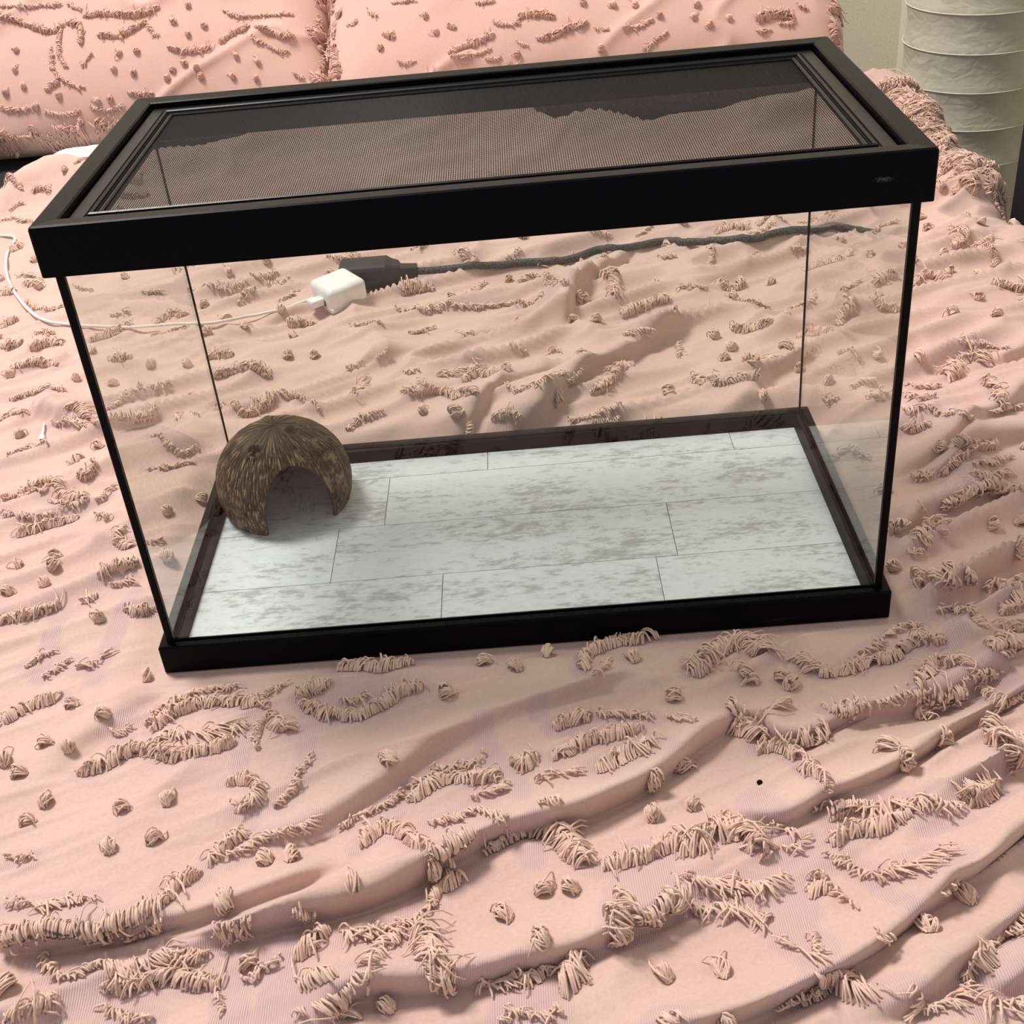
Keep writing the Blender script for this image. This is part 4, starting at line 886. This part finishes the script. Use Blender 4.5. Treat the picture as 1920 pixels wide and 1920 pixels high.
o = link('screen_mesh', mesh_np('screen_mesh', np.concatenate(VV), np.concatenate(FF), False), M_wire, lid, kind='stuff', label='fine dark wire mesh'); o.matrix_parent_inverse = LI

# ---------------------------------------------------------------- plank-look vinyl liner
TZ = 0.0086
liner = empty('vinyl_liner', (0, 0.137, 0.0078), 'white washed plank look vinyl sheet lining the terrarium floor', 'floor liner')
NI = Matrix.Translation((0, -0.137, -0.0078))
o = link('backing', box_mesh('backing', (0.484, 0.232, 0.0014), center=(0.0022, 0.1362, TZ)), M_backing, liner); o.matrix_parent_inverse = NI
XL, XR = -0.2425, 0.2465
rows = [(0.0180, 0.0785, [-0.0585, 0.1025]), (0.0785, 0.1510, [-0.1445, 0.1190]), (0.1510, 0.2235, [-0.1078, 0.2440]), (0.2235, 0.2545, [-0.0240, 0.1860])]
for y0, y1, cuts in rows:
    e = [XL] + cuts + [XR]
    for a, b in zip(e[:-1], e[1:]):
        g = 0.00032; cx, cy = (a + b) / 2, (y0 + y1) / 2
        pm = box_mesh('plank', (b - a - 2 * g, y1 - y0 - 2 * g, 0.0016))
        po = link('plank', pm, M_plank, liner); po.matrix_parent_inverse = NI; po.location = (cx, cy, TZ + 0.0012)
TOPZ = TZ + 0.0020

# ---------------------------------------------------------------- coconut hide
coco = empty('coconut_hide', (-0.1915, 0.1985, TOPZ), 'half coconut shell hide with arched doorway on the plank liner', 'coconut hide')
CH = 0.0735; CRm = 0.0555; na, nz = 220, 110
def coco_r(s):  # s = 0 at ground .. 1 at the pole
    return CRm * np.where(s < 0.28, 1 - 0.085 * ((0.28 - s) / 0.28) ** 2, np.sqrt(np.clip(1 - ((s - 0.28) / 0.72) ** 2.25, 0, 1)))
s = 1 - (1 - np.linspace(0, 1, nz)) ** 1.0; s = np.sin(s * math.pi / 2) ** 0.9; s[-1] = 0.99995
ZT = 0.0570 / CH; face = math.radians(-68)
wid = 0.0305 * np.sqrt(np.clip(1 - (s / ZT) ** 2.6, 0, 1)) * (1 - 0.06 * (1 - s / ZT)); al = np.where(s < ZT, np.arcsin(np.clip(wid / np.maximum(coco_r(s), 1e-4), -1, 0.98)), 0)
uu = np.linspace(0, 1, na); TH = face + al[:, None] + uu[None] * (2 * math.pi - 2 * al[:, None])
SS = np.repeat(s[:, None], na, 1); Rr = coco_r(SS); Z = SS * CH
def coco_pt(TH, SS, d):
    R = coco_r(SS); n = np.stack([np.cos(TH) * CH * 0 + np.cos(TH), np.sin(TH), np.zeros_like(TH)], -1)
    P = np.stack([R * np.cos(TH), R * np.sin(TH), SS * CH], -1); c = np.array([0, 0, 0.018]); nn = P - c; nn /= np.linalg.norm(nn, axis=-1, keepdims=True); return P + nn * d[..., None], nn
thn = TH * 26; dd = 0.0007 * fbm(np.cos(TH) * 30 + 50, np.sin(TH) * 30 + SS * 3, 3, 3) + 0.0009 * fbm(np.cos(TH) * 75 + 90, np.sin(TH) * 75 + SS * 6, 8, 2) + 0.0012 * fbm(np.cos(TH) * 2 + 9, np.sin(TH) * 2 + SS * 2, 15, 2)
P0, _ = coco_pt(TH, SS, np.zeros_like(TH)); pore = np.zeros_like(TH)
for k, (ang, sp_) in enumerate(((math.radians(-112), 0.90), (math.radians(-97), 0.76), (math.radians(-25), 0.965))):
    q, _ = coco_pt(np.array([ang]), np.array([sp_]), np.zeros(1)); dist = np.linalg.norm(P0 - q[0], axis=-1); dep = (0.0034, 0.0012, 0.0020)[k]
    pore = np.maximum(pore, (0.95, 0.35, 0.8)[k] * np.exp(-(dist / (0.0046, 0.0040, 0.0052)[k]) ** 4) - (0.0, 0.0, 0.0)[k])
    dd = dd - dep * np.exp(-(dist / 0.0042) ** 4) + dep * 0.55 * np.exp(-((dist - 0.0062) / 0.0018) ** 2)
pol = np.hypot(P0[..., 0], P0[..., 1]); az = np.arctan2(P0[..., 1], P0[..., 0])
dd = dd + 0.0014 * np.exp(-(np.sin((az - face - 1.0) * 1.5) / 0.25) ** 2) * smooth(pol / 0.01) * smooth((0.045 - pol) / 0.02)
PO, nn = coco_pt(TH, SS, dd); PO[0, :, 2] = 0; 
PI_ = P0 - nn * 0.0034; PI_[0, :, 2] = 0
Fo = grid_faces(nz, na); off = nz * na
edgeL = np.arange(nz) * na; edgeR = edgeL + na - 1; bot = np.arange(na)
mouth = s < ZT
rimF = [(edgeL[i], edgeL[i] + off, edgeL[i + 1] + off, edgeL[i + 1]) for i in range(nz - 1) if mouth[i]] + [(edgeR[i + 1], edgeR[i + 1] + off, edgeR[i] + off, edgeR[i]) for i in range(nz - 1) if mouth[i]] + [(bot[i + 1], bot[i + 1] + off, bot[i] + off, bot[i]) for i in range(na - 1)]
def coco_part(name, V, F, m):
    me = mesh_np(name, V, F); a = me.attributes.new('grain', 'FLOAT_VECTOR', 'POINT'); n = len(V)
    th = np.concatenate([TH.ravel(), TH.ravel()]); sv = np.concatenate([SS.ravel(), SS.ravel()])
    a.data.foreach_set('vector', np.stack([th * 0.35, sv * 1.0, th * 0], -1).astype(np.float32).ravel()[:n * 3]); pa = me.attributes.new('pore', 'FLOAT', 'POINT'); pa.data.foreach_set('value', np.concatenate([pore.ravel(), pore.ravel() * 0]).astype(np.float32)); me.materials.append(m); return me
allV = np.concatenate([PO.reshape(-1, 3), PI_.reshape(-1, 3)])
Fcat = np.concatenate([Fo, np.array(rimF), Fo[:, ::-1] + off])
cm = coco_part('shell', allV, Fcat, M_coco); cm.materials.append(M_coco_in)
mi = np.zeros(len(Fcat), np.int32); mi[len(Fo):] = 1; cm.polygons.foreach_set('material_index', mi)
bm = bmesh.new(); bm.from_mesh(cm); bmesh.ops.remove_doubles(bm, verts=bm.verts, dist=0.00004); bmesh.ops.recalc_face_normals(bm, faces=bm.faces); bm.to_mesh(cm); bm.free()
link('shell', cm, None, coco)

# ---------------------------------------------------------------- chargers and cords on the bedspread
def surf1(x, y, dz=0.0): return Vector((x, y, float(bilinear(HG, np.array([x]), np.array([y]))[0]) + dz))
ch = empty('usb_charger', CHARGER_LOC, 'white cube usb charger plugged into black extension socket', 'charger'); ch.rotation_euler = (0.04, -0.05, CHARGER_RZ)
cbody = link('body', box_mesh('body', (0.047, 0.047, 0.030), 0.0065, 5, (0, 0, 0.015), True), M_white, ch)
link('seam', box_mesh('seam', (0.0473, 0.0473, 0.0006), 0, 0, (0, 0, 0.0085)), M_cable, cbody)
link('usb_port', box_mesh('usb_port', (0.0012, 0.014, 0.006), 0, 0, (-0.0237, -0.004, 0.013)), M_adapt, cbody)
ex = empty('extension_cord', EXT_LOC, 'black extension cord socket with braided cord running right behind the terrarium', 'cord'); ex.rotation_euler = (0, 0, EXT_RZ)
bm = bmesh.new()
prof = [(-0.036, 0.018, 0.014), (-0.033, 0.020, 0.016), (0.016, 0.020, 0.016), (0.023, 0.014, 0.013), (0.029, 0.0125, 0.0115), (0.032, 0.0085, 0.008), (0.050, 0.0072, 0.0068)]
LL = []
for x, hw, hh in prof:
    L = []
    for k in range(16):
        a = 2 * math.pi * k / 16; c, sn = math.cos(a), math.sin(a); e = 0.38
        L.append(bm.verts.new((x, hw * math.copysign(abs(c) ** e, c), 0.017 + hh * math.copysign(abs(sn) ** e, sn))))
    LL.append(L)
for A, B in zip(LL[:-1], LL[1:]):
    for k in range(16): bm.faces.new((A[k], A[(k + 1) % 16], B[(k + 1) % 16], B[k]))
bm.faces.new(LL[0]); bm.faces.new(LL[-1])
link('socket', bm_mesh('socket', bm, False), M_adapt, ex)
def cord_path(P, r, n=10, lift=0.0):
    Q = spline(P, n); z = bilinear(HG, Q[:, 0], Q[:, 1]); k = np.ones(9) / 9; zs = np.convolve(np.pad(z, 4, mode='edge'), k, 'valid'); return np.column_stack([Q, np.maximum(z, zs) * 0.5 + zs * 0.5 + r + lift])
m_br, nt, p = mat('black_braided_cord'); p.inputs['Roughness'].default_value = 0.7
ck = node(nt, 'ShaderNodeTexVoronoi', Scale=420.0); nt.links.new(coords(nt), ck.inputs['Vector']); nt.links.new(ramp(nt, ck.outputs['Distance'], [(0.25, (0.012, 0.012, 0.012)), (0.6, (0.075, 0.075, 0.07))]), p.inputs['Base Color']); bump(nt, ck.outputs['Distance'], 0.6, 0.001, p)
e0 = Vector(EXT_LOC) + Matrix.Rotation(EXT_RZ, 3, 'Z') @ Vector((0.047, 0, 0.017)); CORD = [q for q in CORD if q[0] > e0.x + 0.03]
CP = cord_path([(e0.x, e0.y), (e0.x + 0.012, e0.y + 0.001)] + CORD, 0.0042); kk = 18; tt = np.linspace(0, 1, kk); CP[:kk, 2] = np.maximum(CP[:kk, 2], e0.z * (1 - smooth(tt)) + CP[kk, 2] * smooth(tt)); CP[0, 2] = e0.z; CP[-24:, 2] -= 0.014 * smooth(np.linspace(0, 1, 24))
o = link('braided_cord', sweep_path('braided_cord', CP, 0.0042, 12), m_br, ex); o.matrix_parent_inverse = (Matrix.Translation(ex.location) @ ex.rotation_euler.to_matrix().to_4x4()).inverted()
cb = empty('usb_cable', surf1(*CABLE[0]), 'thin white usb cable curving left from the white charger', 'cable')
KP = cord_path(CABLE, 0.0019); kz = bilinear(HG, KP[:, 0], KP[:, 1]); kz = np.array([kz[max(0, i - 3):i + 4].max() for i in range(len(kz))]); KP[:, 2] = np.convolve(np.pad(kz, 3, mode='edge'), np.ones(7) / 7, 'valid') + 0.0022
PLUG = Vector(CHARGER_LOC) + Matrix.Rotation(CHARGER_RZ, 3, 'Z') @ Vector((-0.038, -0.004, 0.0135))
KP[0] = PLUG; KP[1:8, 2] = np.maximum(KP[1:8, 2], np.linspace(PLUG.z - 0.001, KP[8, 2], 7)); 
CI = Matrix.Translation(cb.location).inverted()
o = link('cable', sweep_path('cable', KP, 0.0017, 8), M_cable, cb); o.matrix_parent_inverse = CI
pl = box_mesh('plug', (0.016, 0.0135, 0.0085), 0.0018, 2, (0, 0, 0), True); o = link('plug', pl, M_white, cb); o.matrix_parent_inverse = CI
o.location = Vector(CHARGER_LOC) + Matrix.Rotation(CHARGER_RZ, 3, 'Z') @ Vector((-0.0320, -0.004, 0.0135)); o.rotation_euler = (0, 0, CHARGER_RZ)
# small white swab tip and dark specks
A = surf1(-0.4515, 0.3724, 0.002); B = surf1(-0.4443, 0.3394, 0.0025)
tt = np.linspace(0, 1, 14); Pth = np.array([A.lerp(B, t) for t in tt]); rad = 0.0010 + 0.0022 * np.exp(-((tt - 0.85) / 0.16) ** 2)
V, Fq = tubes(Pth[None], rad[None], 8); link('white_stick', mesh_np('white_stick', V, Fq), M_white, label='small thin white stick lying on the bedspread left of the terrarium', cat='stick')
def speck(loc, sz, label):
    bm = bmesh.new(); bmesh.ops.create_icosphere(bm, subdivisions=2, radius=1.0)
    for v in bm.verts: v.co = Vector((v.co.x * sz, v.co.y * sz * 0.8, v.co.z * sz * 0.6 * (1 + 0.2 * v.co.x)))
    o = link('dark_speck', bm_mesh('dark_speck', bm, True), M_seal, label=label, cat='speck'); o.location = loc; o.rotation_euler = (0.1, 0.2, 0.7)
speck(surf1(0.1365, -0.1564, 0.0012), 0.0021, 'tiny black speck on a fold of the bedspread in the foreground')

# ---------------------------------------------------------------- paper floor lamp and dark cabinet
LX, LY, LR = 0.752, 1.345, 0.108; rs = 0.0575; nz_ = 21
lamp = empty('paper_floor_lamp', (LX, LY, ZF), 'tall white rice paper cylinder lamp standing in the corner', 'floor lamp')
th = np.linspace(0, 2 * math.pi, 97)[:-1]; zz = np.linspace(0.03, 0.03 + rs * nz_, nz_ * 8 + 1)
TT, ZZ = np.meshgrid(th, zz); ph = ((ZZ - 0.03) / rs) % 1.0
RR = LR - 0.0035 * np.sin(math.pi * ph) ** 0.8 + 0.0022 * fbm(TT * 5, ZZ * 40, 9, 3) * np.sin(math.pi * ph) + 0.0007 * np.exp(-(((TT - 4.35 + 0.08 * (ZZ - 0.5) + math.pi) % (2 * math.pi) - math.pi) / 0.05) ** 2)
Vl = np.stack([RR * np.cos(TT), RR * np.sin(TT), ZZ], -1).reshape(-1, 3); n = 96; i = np.arange(len(zz) - 1)[:, None]; j = np.arange(n)[None]; a = i * n + j; b = i * n + (j + 1) % n
link('paper_shade', mesh_np('paper_shade', Vl, np.stack([a, b, b + n, a + n], -1).reshape(-1, 4)), M_paper, lamp)
tor = np.stack([(LR + 0.0007) * np.cos(np.linspace(0, 2 * math.pi, 65)), (LR + 0.0007) * np.sin(np.linspace(0, 2 * math.pi, 65)), np.zeros(65)], -1)
ring_me = sweep_path('ring', tor, 0.0008, 6); ring_me.materials.append(M_ring)
for k in range(nz_ + 1):
    o = link('ring', ring_me, None, lamp); o.location = (0, 0, 0.03 + rs * k)
link('base', box_mesh('base', (0.14, 0.14, 0.03), 0.004, 2, (0, 0, 0.015)), M_cab, lamp)
cab = empty('dark_cabinet', (0.79, 0.72, ZF), 'tall dark navy cabinet beside the bed at the right edge', 'cabinet')
def cpart(name, x0, x1, y0, y1, z0, z1, bev=0.002):
    o = link(name, box_mesh(name, (x1 - x0, y1 - y0, z1 - z0), bev, 2, ((x0 + x1) / 2, (y0 + y1) / 2, (z0 + z1) / 2)), M_cab, cab); o.matrix_parent_inverse = Matrix.Translation(cab.location).inverted()
cpart('body', 0.722, 0.87, 0.45, 1.0, ZF, 0.42)
cpart('door', 0.708, 0.7215, 0.70, 1.0, ZF + 0.05, 0.41)
cpart('door', 0.708, 0.7215, 0.45, 0.694, ZF + 0.05, 0.41)
